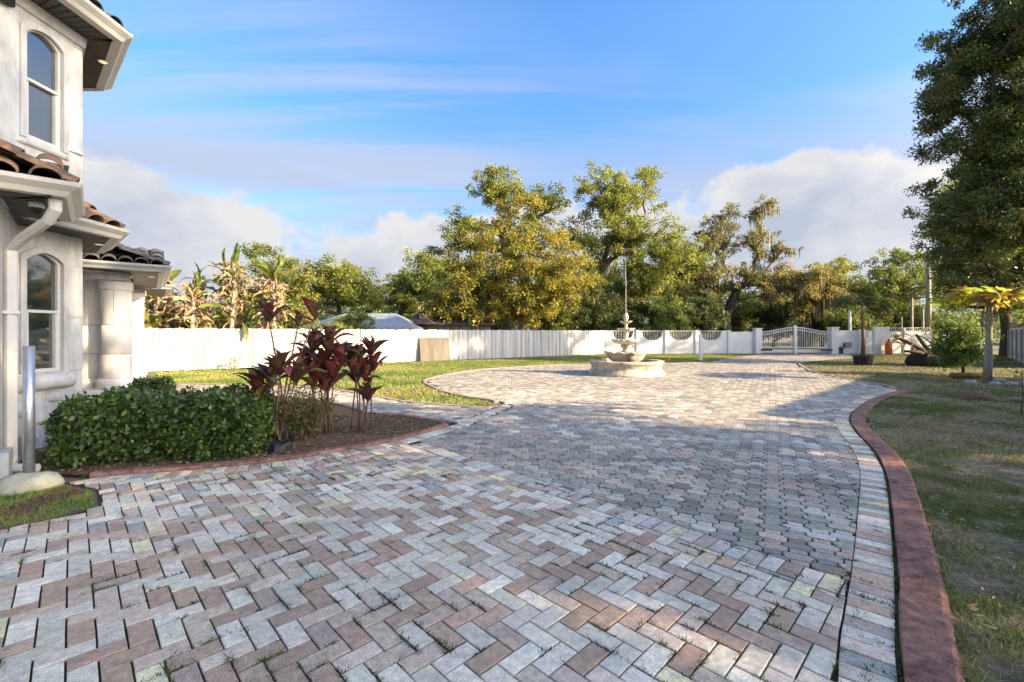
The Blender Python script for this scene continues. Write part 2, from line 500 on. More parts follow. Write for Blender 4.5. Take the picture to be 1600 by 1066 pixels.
def seg_dist(C):
    """nearest outline segment for each centre"""
    d = OUT_B-OUT_A; ll = (d**2).sum(1)+1e-12
    best = np.full(len(C), 1e9); bi = np.zeros(len(C), int)
    for i in range(len(OUT_A)):
        t = np.clip(((C-OUT_A[i])@d[i])/ll[i], 0, 1)
        q = OUT_A[i]+t[:, None]*d[i]
        e = np.hypot(*(C-q).T)
        w = e < best
        best[w] = e[w]; bi[w] = i
    return best, bi
def shrink(poly, d):
    cx = sum(p[0] for p in poly)/len(poly); cy = sum(p[1] for p in poly)/len(poly)
    out = []
    n = len(poly)
    for i in range(n):
        a, p, b = poly[i-1], poly[i], poly[(i+1) % n]
        d1 = (p[0]-a[0], p[1]-a[1]); d2 = (b[0]-p[0], b[1]-p[1])
        l1 = math.hypot(*d1)+1e-9; l2 = math.hypot(*d2)+1e-9
        n1 = (-d1[1]/l1, d1[0]/l1); n2 = (-d2[1]/l2, d2[0]/l2)
        k = 1+n1[0]*n2[0]+n1[1]*n2[1]
        k = max(k, 0.5)
        out.append((p[0]+(n1[0]+n2[0])/k*d, p[1]+(n1[1]+n2[1])/k*d))
    return out
def paver(mb, poly, z=0.0, tint=None, depth=0.03, ch=0.0035):
    """chamfered paver from a counter-clockwise convex polygon"""
    n = len(poly)
    top = shrink(poly, ch)
    if area(top) <= 0: return
    vs = [(p[0], p[1], z-depth) for p in poly]+[(p[0], p[1], z-0.0022) for p in poly]+[(p[0], p[1], z) for p in top]
    fs = [(i, (i+1) % n, n+(i+1) % n, n+i) for i in range(n)]
    fs += [(n+i, n+(i+1) % n, 2*n+(i+1) % n, 2*n+i) for i in range(n)]
    fs.append(tuple(range(2*n, 3*n)))
    mb.add(vs, fs, tint)
def jit(c, s=0.10):
    k = 1+random.uniform(-s, s)
    return tuple(min(0.8, max(0.01, v*k*(1+random.uniform(-0.03, 0.03)))) for v in c)
BRICK_PAL = [((0.70, 0.63, 0.515), 32), ((0.48, 0.345, 0.255), 20), ((0.475, 0.375, 0.30), 16), ((0.74, 0.65, 0.41), 8), ((0.36, 0.37, 0.325), 8), ((0.62, 0.505, 0.40), 16)]
COB_PAL = [((0.38, 0.35, 0.295), 44), ((0.58, 0.53, 0.455), 17), ((0.48, 0.39, 0.32), 18), ((0.34, 0.345, 0.315), 9), ((0.26, 0.24, 0.205), 12)]
def pick(pal):
    return random.choices([p[0] for p in pal], [p[1] for p in pal])[0]
def visible(c, m=1.0):
    return c[1] > 1.3 and abs(c[0]) < 1.14*c[1]+m

# --- herringbone bricks
P = 0.1016
ang = R(44.3)
eb = (math.cos(ang), math.sin(ang)); ea = (math.sin(ang), -math.cos(ang))
HO = (-0.565, 2.152)
def lat(i, j): return (HO[0]+(ea[0]*i+eb[0]*j)*P, HO[1]+(ea[1]*i+eb[1]*j)*P)
DIV_A = np.array((1.98, 2.36)); DIV_B = np.array((-1.30, 5.86))       # dividing course between the two patterns
DIV_D = (DIV_B-DIV_A)/np.linalg.norm(DIV_B-DIV_A)
DIV_N = np.array((DIV_D[1], -DIV_D[0]))                                # points to the cobbles (north-east)
def clip_outline(poly, i, m):
    a, b = OUT_A[i], OUT_B[i]
    d = (b-a)/np.linalg.norm(b-a); n = (d[1], -d[0])
    p = (a[0]-n[0]*m, a[1]-n[1]*m)
    return clip(poly, p, n)
quads = []
for m in range(-40, 41):
    for k in range(-90, 91):
        quads.append([lat(k+4*m, k), lat(k+4*m+2, k), lat(k+4*m+2, k+1), lat(k+4*m, k+1)])
        quads.append([lat(k-1+4*m, k), lat(k+4*m, k), lat(k+4*m, k+2), lat(k-1+4*m, k+2)])
quads = np.array(quads)
cen = quads.mean(axis=1)
ok = in_poly(cen, OUT) & (cen[:, 1] > 0.9) & (np.abs(cen[:, 0]) < 1.14*cen[:, 1]+1.0) & (((cen-DIV_A)@DIV_N) < 0.12) & (cen[:, 1] < 6.5)
quads = quads[ok]; cen = cen[ok]
dist, near = seg_dist(cen)
order = np.argsort(np.hypot(cen[:, 0], cen[:, 1]))
brick_meshes = []
for k in range(30):
    mb = MB(); h = 0.0042
    paver(mb, [(-P+h, -P/2+h), (P-h, -P/2+h), (P-h, P/2-h), (-P+h, P/2-h)], 0, jit(pick(BRICK_PAL), 0.14))
    brick_meshes.append(mb.mesh('brick', M_brick, tints=True))
field = MB(); n_ind = 0
for idx in order:
    q = [tuple(p) for p in quads[idx]]; c = cen[idx]
    if area(q) < 0: q = q[::-1]
    cut = False
    dn = float((c-DIV_A)@DIV_N)
    full = area(q)
    if dn > -0.22:
        q = clip(q, tuple(DIV_A-DIV_N*0.105), tuple(DIV_N))
    if len(q) > 2 and dist[idx] < MARG[near[idx]]+0.13:
        q = clip_outline(q, near[idx], MARG[near[idx]])
    if len(q) < 3 or area(q) < 0.0012: continue
    cut = area(q) < full*0.995
    zj = random.uniform(-0.0022, 0.0022)
    vis = c[1] > 1.86 and abs(c[0]) < 1.135*c[1]
    if vis and n_ind < 300:
        n_ind += 1
        if not cut:
            d = np.array(q[1])-np.array(q[0]); d2 = np.array(q[2])-np.array(q[1])
            if np.hypot(*d) < np.hypot(*d2): d = d2
            link('brick', random.choice(brick_meshes), drive, (c[0], c[1], zj), (random.gauss(0, 0.006), random.gauss(0, 0.006), math.atan2(d[1], d[0])+random.choice((0, math.pi))+random.gauss(0, 0.006)))
        else:
            mb = MB(); paver(mb, shrink(q, 0.0042), zj, jit(pick(BRICK_PAL), 0.14)); mb.obj('brick', M_brick, drive, tints=True)
    else:
        paver(field, shrink(q, 0.0042), zj, jit(pick(BRICK_PAL), 0.14))
o = field.obj('brick_field', M_brick, drive, tints=True); o['kind'] = 'stuff'

# --- border courses: one brick laid across, following a line
def course(line, inner, depth, name_parent, pal, start=0.0, end=None, one=False):
    L_ = np.array(line); s = np.concatenate([[0], np.cumsum(np.hypot(*np.diff(L_, axis=0).T))])
    end = s[-1] if end is None else end
    t = start
    while t+P < end:
        def at(u):
            x = np.interp(u, s, L_[:, 0]); y = np.interp(u, s, L_[:, 1])
            x2 = np.interp(u+0.05, s, L_[:, 0])-np.interp(u-0.05, s, L_[:, 0]); y2 = np.interp(u+0.05, s, L_[:, 1])-np.interp(u-0.05, s, L_[:, 1])
            l = math.hypot(x2, y2)+1e-9
            return np.array((x, y)), np.array((-y2/l, x2/l))
        p0, n0 = at(t); p1, n1 = at(t+P)
        q = [tuple(p0+n0*inner), tuple(p1+n1*inner), tuple(p1+n1*(inner+depth)), tuple(p0+n0*(inner+depth))]
        if area(q) < 0: q = q[::-1]
        c = (p0+p1)/2
        if one:
            cc_ = np.array([np.mean(q, axis=0)])
            if not in_poly(cc_, OUT)[0]: t += P; continue
            dd, nn_ = seg_dist(cc_)
            if dd[0] < 0.42: q = clip_outline(q, nn_[0], 0.222)
            if len(q) < 3 or area(q) < 0.001: t += P; continue
        if visible(c, 0.6):
            mb = MB(); paver(mb, shrink(q, 0.0042), random.uniform(-0.002, 0.003), jit(pick(pal), 0.14))
            mb.obj('border_brick', M_brick, name_parent, tints=True)
        t += P
course(KR, 0.016, 0.2, drive, BRICK_PAL)
course(BEDN, 0.015, 0.2, drive, BRICK_PAL)
course([tuple(DIV_A-DIV_N*0.10-DIV_D*0.3), tuple(DIV_B-DIV_N*0.10-DIV_D*0.05)], -0.2, 0.2, drive, [((0.60, 0.555, 0.49), 50), ((0.50, 0.405, 0.345), 25), ((0.66, 0.585, 0.38), 8), ((0.36, 0.285, 0.25), 17)], one=True)
LINKC = [(-0.84, 7.1), (-0.5, 8.0), (-0.15, 9.0)]
course(LINKC, -0.2, 0.2, drive, [((0.56, 0.52, 0.465), 50), ((0.46, 0.375, 0.32), 40)])

# --- keyhole cobbles: a long octagon and a small block cast as one stone
court = MB().add([(FC[0]+1.5*math.cos(t*math.pi/16), FC[1]+1.5*math.sin(t*math.pi/16), -0.010) for t in range(32)], [tuple(range(32))]).obj('courtyard_paving', M_sand)
court['kind'] = 'structure'
ca = R(-30); e1 = np.array((math.cos(ca), math.sin(ca))); e2 = np.array((-e1[1], e1[0]))
CP, CHH = 0.146, 0.166
LB, LS = 0.090, 0.053       # half lengths
WB, WS = 0.104, 0.060       # widths
def key_polys(c, g=0.0042):
    b0 = -CHH/2; 
    def w(u, v): return (c[0]+e1[0]*u+e2[0]*v, c[1]+e1[1]*u+e2[1]*v)
    f = 0.028
    yb, yt = b0+g, b0+WB-g
    big = [w(-LB+f, yb), w(LB-f, yb), w(LB-g, yb+f), w(LB-g, yt-f), w(LB-f, yt), w(-LB+f, yt), w(-LB+g, yt-f), w(-LB+g, yb+f)]
    ys, ye = yt+g*1.2, CHH/2-g
    small = [w(-LS+g, ys), w(LS-g, ys), w(LS-g, ye), w(-LS+g, ye)]
    return big, small
ci = []; 
for i in range(-260, 320):
    js = np.arange(-260, 330)
    off = (0.5 if i % 2 else 0.0)
    ci.append(np.outer(np.full(len(js), i*CP), e1)+np.outer((js+off)*CHH, e2))
cc = np.concatenate(ci)
ok = (cc[:, 1] > 2.0) & (cc[:, 1] < 31.2) & (np.abs(cc[:, 0]) < 1.14*cc[:, 1]+0.8)
cc = cc[ok]
cc = cc[in_poly(cc, OUT)]
cc = cc[((cc-DIV_A)@DIV_N > -0.02) | (cc[:, 1] > 6.6)]
cc = cc[np.hypot(cc[:, 0]-FC[0], cc[:, 1]-FC[1]) > 1.22]
dist, near = seg_dist(cc)
order = np.argsort(np.hypot(cc[:, 0], cc[:, 1]))
cob_mesh = []
for k in range(24):
    t = jit(pick(COB_PAL), 0.14); mb = MB()
    big, small = key_polys((0, 0))
    paver(mb, big, 0, t, 0.03, 0.006); paver(mb, small, 0, jit(t, 0.05), 0.03, 0.005)
    cob_mesh.append(mb.mesh('cobble', M_brick, tints=True))
cfield = MB(); n_ind = 0; farC = []; DIVP = tuple(DIV_A+DIV_N*0.105)
LK = np.array(LINKC)
for idx in order:
    c = cc[idx]
    if c[1] > 11.5:
        if dist[idx] > 0.06: farC.append(c)
        continue
    dn = float((c-DIV_A)@DIV_N)
    m = MARG[near[idx]]
    needs = (dn < 0.25 and c[1] < 6.6) or dist[idx] < m+0.12
    xl = np.interp(c[1], LK[:, 1], LK[:, 0])
    if 7.0 < c[1] < 9.05 and -0.02 < c[0]-xl < 0.24: continue
    t = jit(pick(COB_PAL), 0.14)
    zj = random.uniform(-0.003, 0.003)
    if not needs and n_ind < 300 and c[1] > 2 and abs(c[0]) < 1.135*c[1]:
        n_ind += 1
        link('cobble', random.choice(cob_mesh), court, (c[0], c[1], zj), (random.gauss(0, 0.007), random.gauss(0, 0.007), random.gauss(0, 0.012)))
        continue
    for q in key_polys(c):
        if needs:
            if dn < 0.25 and c[1] < 6.6: q = clip(q, DIVP, tuple(-DIV_N))
            if len(q) > 2 and dist[idx] < m+0.12: q = clip_outline(q, near[idx], m)
            if len(q) < 3 or area(q) < 0.0008: continue
        paver(cfield, q, zj, t, 0.03, 0.005)
o = cfield.obj('cobble_field', M_brick, court, tints=True); o['kind'] = 'stuff'
# far cobbles: top faces with a bevelled rim, vectorised
farC = np.array(farC)
big, small = key_polys((0, 0), 0.004)
nF = len(farC)
palc = np.array([p[0] for p in COB_PAL]); palw = np.array([p[1] for p in COB_PAL], float)
ft = palc[rng.choice(len(palc), nF, p=palw/palw.sum())]*rng.uniform(0.88, 1.15, (nF, 1))
zf = rng.uniform(-0.003, 0.003, nF)
for poly, nm in ((big, 'far_cobble_field'), (small, 'far_block_field')):
    pp = np.array(poly); k = len(poly)
    V = np.zeros((nF, k, 3)); V[:, :, :2] = farC[:, None, :]+pp[None]; V[:, :, 2] = zf[:, None]
    F = np.arange(nF*k).reshape(nF, k)
    o = link(nm, np_mesh(nm, V.reshape(-1, 3), F, M_brick, ft), court); o['kind'] = 'stuff'

# --- kerbs
KP = [(0.0, -0.05), (0.0, 0.006), (0.006, 0.012), (0.17, 0.020), (0.192, 0.010), (0.20, -0.05)]
kmb = MB().sweep(KR, KP)
kmb.v = [(x+random.gauss(0, 0.0035), y+random.gauss(0, 0.0035), z+(random.gauss(0, 0.002) if z > 0 else 0)) for x, y, z in kmb.v]
kmb.obj('driveway_kerb', M_kerb)['kind'] = 'structure'
KP2 = [(0.0, -0.05), (0.0, 0.006), (0.008, 0.012), (0.09, 0.014), (0.10, 0.006), (0.105, -0.05)]
M_kerb2 = material('faded_kerb', (0.34, 0.25, 0.20), 0.9, var=0.35, vscale=5, bump=0.6, bscale=60)
MB().sweep(TOPR[1:]+[], KP2).obj('far_driveway_kerb', M_kerb2)['kind'] = 'structure'
MB().sweep(COURT[1:-1], KP2).obj('courtyard_kerb', M_kerb2)['kind'] = 'structure'
MB().sweep(WALKN[1:-2], KP2).obj('walkway_kerb', M_kerb2)['kind'] = 'structure'
MB().sweep([p for p in WALKS if p[0] > -6][:-1]+BEDN[1:], [(0.0, -0.05), (0.0, 0.016), (0.008, 0.030), (0.09, 0.036), (0.11, 0.026), (0.115, -0.05)]).obj('planting_bed_kerb', M_kerb)['kind'] = 'structure'

# --- grass
def blades(name, pts, h, w, cols, mat=M_grass, flat=0.6, z0=-0.02, label=None, cat='grass'):
    n = len(pts)
    a = rng.uniform(0, 2*math.pi, n); hh = h*rng.uniform(0.45, 1.35, n)
    lean = rng.uniform(0.15, flat+0.5, n)*hh; la = rng.uniform(0, 2*math.pi, n)
    ww = w*rng.uniform(0.6, 1.4, n)
    V = np.zeros((n, 3, 3))
    V[:, 0, 0] = pts[:, 0]-np.cos(a)*ww; V[:, 0, 1] = pts[:, 1]-np.sin(a)*ww; V[:, 0, 2] = z0
    V[:, 1, 0] = pts[:, 0]+np.cos(a)*ww; V[:, 1, 1] = pts[:, 1]+np.sin(a)*ww; V[:, 1, 2] = z0
    V[:, 2, 0] = pts[:, 0]+np.cos(la)*lean; V[:, 2, 1] = pts[:, 1]+np.sin(la)*lean; V[:, 2, 2] = z0+hh*0.8
    o = link(name, np_mesh(name, V.reshape(-1, 3), np.arange(n*3).reshape(n, 3), mat, cols))
    tag(o, label, cat, kind='stuff')
    return o
def vnoise(p, s, seed):
    """cheap smooth value noise for patchiness"""
    r = np.random.default_rng(seed); G = r.random((64, 64))
    q = p/s; i = np.floor(q).astype(int); f = q-i; f = f*f*(3-2*f)
    g = lambda a, b: G[(i[:, 0]+a) % 64, (i[:, 1]+b) % 64]
    return (g(0, 0)*(1-f[:, 0])+g(1, 0)*f[:, 0])*(1-f[:, 1])+(g(0, 1)*(1-f[:, 0])+g(1, 1)*f[:, 0])*f[:, 1]
def scatter(xmin, xmax, ymin, ymax, n, inside=None):
    p = np.stack([rng.uniform(xmin, xmax, n), rng.uniform(ymin, ymax, n)], 1)
    return p
KOUT = offset_line(KR, 0.195)
RIGHT = KOUT+[(9.9, 11.0), (10.2, 11.9), (10.45, 12.9), (10.55, 14.0), (10.85, 15.2), (11.35, 16.8), (12.85, 19.8), (13.5, 21.1), (16.5, 23.6), (20.6, 26.4), (23.3, 31.0), (33, 31.0), (24.3, 20.8), (8, 3), (4, 0)]
def lawn_cols(p, pal, s=(0.7, 0.22), seed=1, bias=0.0):
    k = 0.6*vnoise(p, s[0], seed)+0.4*vnoise(p, s[1], seed+1)+bias
    k = np.clip((k-0.5)*2.4+0.5+rng.normal(0, 0.18, len(p)), 0, 0.999)
    pal = np.array(pal); x = k*(len(pal)-1); i = x.astype(int); f = (x-i)[:, None]
    return (pal[i]*(1-f)+pal[np.minimum(i+1, len(pal)-1)]*f)*rng.uniform(0.75, 1.25, (len(p), 1))
PAL_R = [(0.105, 0.155, 0.038), (0.16, 0.19, 0.054), (0.27, 0.245, 0.11), (0.38, 0.31, 0.19)]
for nm, (y0, y1, n, h, w) in (('near_lawn_grass', (1.2, 5.0, 80000, 0.046, 0.0034)), ('right_lawn_grass', (5.0, 11.0, 90000, 0.045, 0.0055)), ('far_lawn_grass', (11.0, 31.0, 90000, 0.06, 0.012))):
    p = scatter(0.8, 1.16*y1+0.6, y0, y1, n*2)
    p = p[in_poly(p, RIGHT)]
    p = p[np.abs(p[:, 0]) < 1.15*p[:, 1]+0.6]
    k = 0.6*vnoise(p, 0.55, 5)+0.4*vnoise(p, 0.17, 6); p = p[(k+rng.normal(0, 0.09, len(p))) > (0.47 if y0 < 2 else 0.42 if y0 < 6 else 0.30)]
    blades(nm, p, h, w, lawn_cols(p, PAL_R), label={'near': 'sparse patchy grass beside the red kerb in the foreground', 'righ': 'shaded thin grass of the right lawn', 'far_': 'far grass of the right lawn near the gate'}[nm[:4]])
ko = np.array(KOUT); kk = rng.integers(8, len(ko)-2, 9000)
p = ko[kk]+(ko[kk+1]-ko[kk])*rng.random((9000, 1))+rng.normal(0, 0.028, (9000, 2))
p = p[vnoise(p, 0.25, 91) > 0.42]
blades('kerb_edge_grass', p, 0.05, 0.0035, lawn_cols(p, PAL_R), label='grass creeping over the outer edge of the red kerb')
LEFT = [(p[0]-0.0, p[1]) for p in offset_line(COURT, 0.14)][:-1]+[tuple(x) for x in offset_line(WALKN, 0.14)][2:]+[(-13.0, 16.5), (6.0, 30.4), (16.8, 31.2), (14, 27.8), (11.0, 24.4)]
PAL_L = [(0.12, 0.20, 0.030), (0.18, 0.26, 0.042), (0.26, 0.30, 0.062), (0.34, 0.31, 0.10)]
p = scatter(-14, 17, 8.5, 31.2, 340000); p = p[in_poly(p, LEFT)]
p = p[rng.random(len(p)) < np.clip(14.0/p[:, 1], 0.25, 1)]
blades('left_lawn_grass', p, 0.055, 0.011, lawn_cols(p, PAL_L, (1.6, 0.5), 11), label='sunlit green grass along the white board fence')
PATCHP = [(-4.9, 4.25), (-4.25, 4.25), (-3.8, 4.05), (-3.44, 3.72), (-3.52, 3.5), (-3.75, 3.28), (-5.1, 2.8)]
p = scatter(-5.4, -3.3, 2.7, 4.5, 16000); p = p[in_poly(p, PATCHP)]
blades('corner_grass', p, 0.04, 0.004, lawn_cols(p, PAL_L[:3]+[(0.16, 0.10, 0.06)], (0.4, 0.15), 21), label='small grass patch around the steel post by the house')
p = scatter(-6, 0, 4.4, 8.6, 26000); p = p[in_poly(p, BED)]
k = vnoise(p, 0.5, 31); p = p[(k > 0.52) | (p[:, 1] < 4.95)]
blades('bed_ground_cover', p, 0.035, 0.006, lawn_cols(p, [(0.07, 0.09, 0.025), (0.12, 0.10, 0.05), (0.16, 0.10, 0.055)], (0.5, 0.2), 33), z0=0.01, label='low weeds and litter on the brown planting bed')

# --- weeds sprouting from the paver joints
tuft = []
wq = quads[(cen[:, 1] > 1.8) & (cen[:, 1] < 6.0)]
for _ in range(900):
    k = wq[min(len(wq)-1, int(random.random()*len(wq)))]
    c_ = k.mean(axis=0)
    if vnoise(np.array([c_]), 0.9, 77)[0] < 0.42 and random.random() < 0.75: continue
    e_ = random.randrange(4); a_ = k[e_]; b_ = k[(e_+1) % 4]; t = random.random()
    dd = (b_-a_)/np.linalg.norm(b_-a_)
    tuft.append((tuple(a_+(b_-a_)*t), random.random(), tuple(dd)))
wc = cc[(cc[:, 1] < 5.5)]
for _ in range(200):
    k = wc[random.randrange(len(wc))]; sgn = random.choice((-1, 1))
    q = k+e2*CHH*0.5*sgn if random.random() < 0.5 else k+e1*CP*0.5*sgn+e2*0.02
    tuft.append((tuple(q), random.random()*0.7, tuple(e1)))
for _ in range(260):
    k = random.randrange(8, len(KR)-22); a_ = np.array(KR[k]); b_ = np.array(KR[k+1]); t = random.random()
    d = (b_-a_)/np.linalg.norm(b_-a_); q = a_+(b_-a_)*t-np.array((d[1], -d[0]))*0.008
    tuft.append((tuple(q), random.random()*0.9, tuple(d)))
pts = []; cols = []
for (q, s, dirn) in tuft:
    if not in_poly([q], OUT)[0]: continue
    n = int(14+80*s*s); ln = 0.012+0.045*s*s
    base = random.choice(((0.075, 0.105, 0.028), (0.11, 0.125, 0.035), (0.10, 0.075, 0.04), (0.06, 0.07, 0.026)))
    for _ in range(n):
        t = random.gauss(0, ln)
        pts.append((q[0]+dirn[0]*t+random.gauss(0, 0.004), q[1]+dirn[1]*t+random.gauss(0, 0.004)))
        cols.append([v*random.uniform(0.6, 1.3) for v in base])
blades('joint_weeds', np.array(pts), 0.024, 0.0040, np.array(cols), z0=-0.010, flat=0.9, label='little weeds sprouting between the pavers', cat='weeds')
# --- dry straw on the right lawn
sp = np.concatenate([scatter(1.2, 6.5, 1.3, 5, 9000), scatter(3, 12, 5, 10.5, 9000)]); sp = sp[in_poly(sp, RIGHT)]; sp = sp[rng.permutation(len(sp))[:3600]]; n = len(sp)
a = rng.uniform(0, 2*math.pi, n); l = rng.uniform(0.008, 0.036, n); wd = rng.uniform(0.0006, 0.0014, n)*(0.7+sp[:, 1]*0.14)
V = np.zeros((n, 4, 3)); d = np.stack([np.cos(a), np.sin(a)], 1); e = np.stack([-d[:, 1], d[:, 0]], 1); z_ = rng.uniform(0.0, 0.03, n)
for k, (u, v) in enumerate(((-1, -1), (1, -1), (1, 1), (-1, 1))):
    V[:, k, :2] = sp+d*(u*l)[:, None]+e*(v*wd)[:, None]; V[:, k, 2] = z_+u*rng.uniform(-0.008, 0.008, n)
pal = np.array([(0.36, 0.29, 0.18), (0.27, 0.20, 0.12), (0.18, 0.13, 0.08), (0.42, 0.36, 0.26)])
o = link('dry_straw', np_mesh('dry_straw', V.reshape(-1, 3), np.arange(n*4).reshape(n, 4), M_dry, pal[rng.integers(0, 4, n)]*rng.uniform(0.6, 1.15, (n, 1))))
tag(o, 'dry straw lying over the thin right lawn', 'straw', kind='stuff')
# --- fallen leaves and chips on the right lawn and the bed
lp = scatter(1.4, 9, 1.6, 8, 6000); lp = lp[in_poly(lp, RIGHT)][:700]
lp2 = scatter(-5, -0.9, 4.4, 7.6, 9000); lp2 = lp2[in_poly(lp2, BED)][:2200]
lp = np.concatenate([lp, lp2]); n = len(lp)
a = rng.uniform(0, 2*math.pi, n); s = rng.uniform(0.010, 0.024, n)
V = np.zeros((n, 4, 3)); d = np.stack([np.cos(a), np.sin(a)], 1); e = np.stack([-d[:, 1], d[:, 0]], 1)
for k, (u, v) in enumerate(((-1.3, 0), (0, -0.55), (1.3, 0), (0, 0.55))):
    V[:, k, :2] = lp+d*(u*s)[:, None]+e*(v*s)[:, None]
    V[:, k, 2] = np.where(lp[:, 0] > 0, 0.004, 0.022)+rng.uniform(0, 0.018, n)
pal = np.array([(0.30, 0.22, 0.13), (0.20, 0.13, 0.07), (0.36, 0.33, 0.27), (0.13, 0.085, 0.05)])
o = link('leaf_litter', np_mesh('leaf_litter', V.reshape(-1, 3), np.arange(n*4).reshape(n, 4), M_dry, pal[rng.integers(0, 4, n)]))
tag(o, 'dry fallen leaves and chips scattered on lawn and bed', 'leaves', kind='stuff')

# ================================================================== HOUSE on the left
house = empty('house', (-7.5, 6.0, 0), 'white stucco two-storey house with tiled eaves and round columns at left', 'house')
FX = -5.80                     # plane of the bay front
BY0, BY1 = 5.20, 6.09
WY0, WY1 = 5.37, 5.815        # window opening along y
def arch_pts(y0, y1, zs, rise, n=10):
    out = []
    for k in range(n+1):
        t = k/n; y = y0+(y1-y0)*t
        out.append((y, zs+rise*(1-(2*t-1)**2)))
    return out
def bay_wall():
    mb = MB()
    x = FX
    def q(ya, yb, za, zb): mb.add([(x, ya, za), (x, yb, za), (x, yb, zb), (x, ya, zb)], [(0, 1, 2, 3)])
    wins = [(0.91, 2.30, 0.10), (3.745, 5.02, 0.10)]
    q(BY0, WY0, 0, 5.45); q(WY1, BY1, 0, 5.45)
    z = 0.0
    for zb, zs, rise in wins:
        q(WY0, WY1, z, zb)
        z = zs+rise+0.06
        ap = arch_pts(WY0, WY1, zs, rise)
        for (ya, za), (yb, zb2) in zip(ap, ap[1:]):
            mb.add([(x, ya, za), (x, yb, zb2), (x, yb, z), (x, ya, z)], [(0, 1, 2, 3)])
        # reveals
        d = 0.13
        mb.add([(x, WY0, zb), (x-d, WY0, zb), (x-d, WY0, zs), (x, WY0, zs)], [(0, 1, 2, 3)])
        mb.add([(x, WY1, zb), (x-d, WY1, zb), (x-d, WY1, zs), (x, WY1, zs)], [(3, 2, 1, 0)])
        mb.add([(x, WY0, zb), (x, WY1, zb), (x-d, WY1, zb), (x-d, WY0, zb)], [(0, 1, 2, 3)])
        for (ya, za), (yb, zb2) in zip(ap, ap[1:]):
            mb.add([(x, ya, za), (x-d, ya, za), (x-d, yb, zb2), (x, yb, zb2)], [(0, 1, 2, 3)])
    q(WY0, WY1, z, 5.45)
    # chamfered sides of the bay
    def side(a, b): mb.add([(*a, 0), (*b, 0), (*b, 5.45), (*a, 5.45)], [(0, 1, 2, 3)])
    side((FX, BY1), (-6.92, 7.12)); side((-6.92, 7.12), (-9.5, 7.12))
    side((-6.9, 4.1), (FX, BY0)); side((-9.5, 4.1), (-6.9, 4.1))
    return mb
wall = bay_wall().obj('wall', M_stucco, house)
# upper wall plate behind, closing the body of the house
mb = MB(); mb.box((-9.6, 4.4, 2.7), (4.4, 5.38, 5.4)); mb.obj('main_block', M_stucco, house)
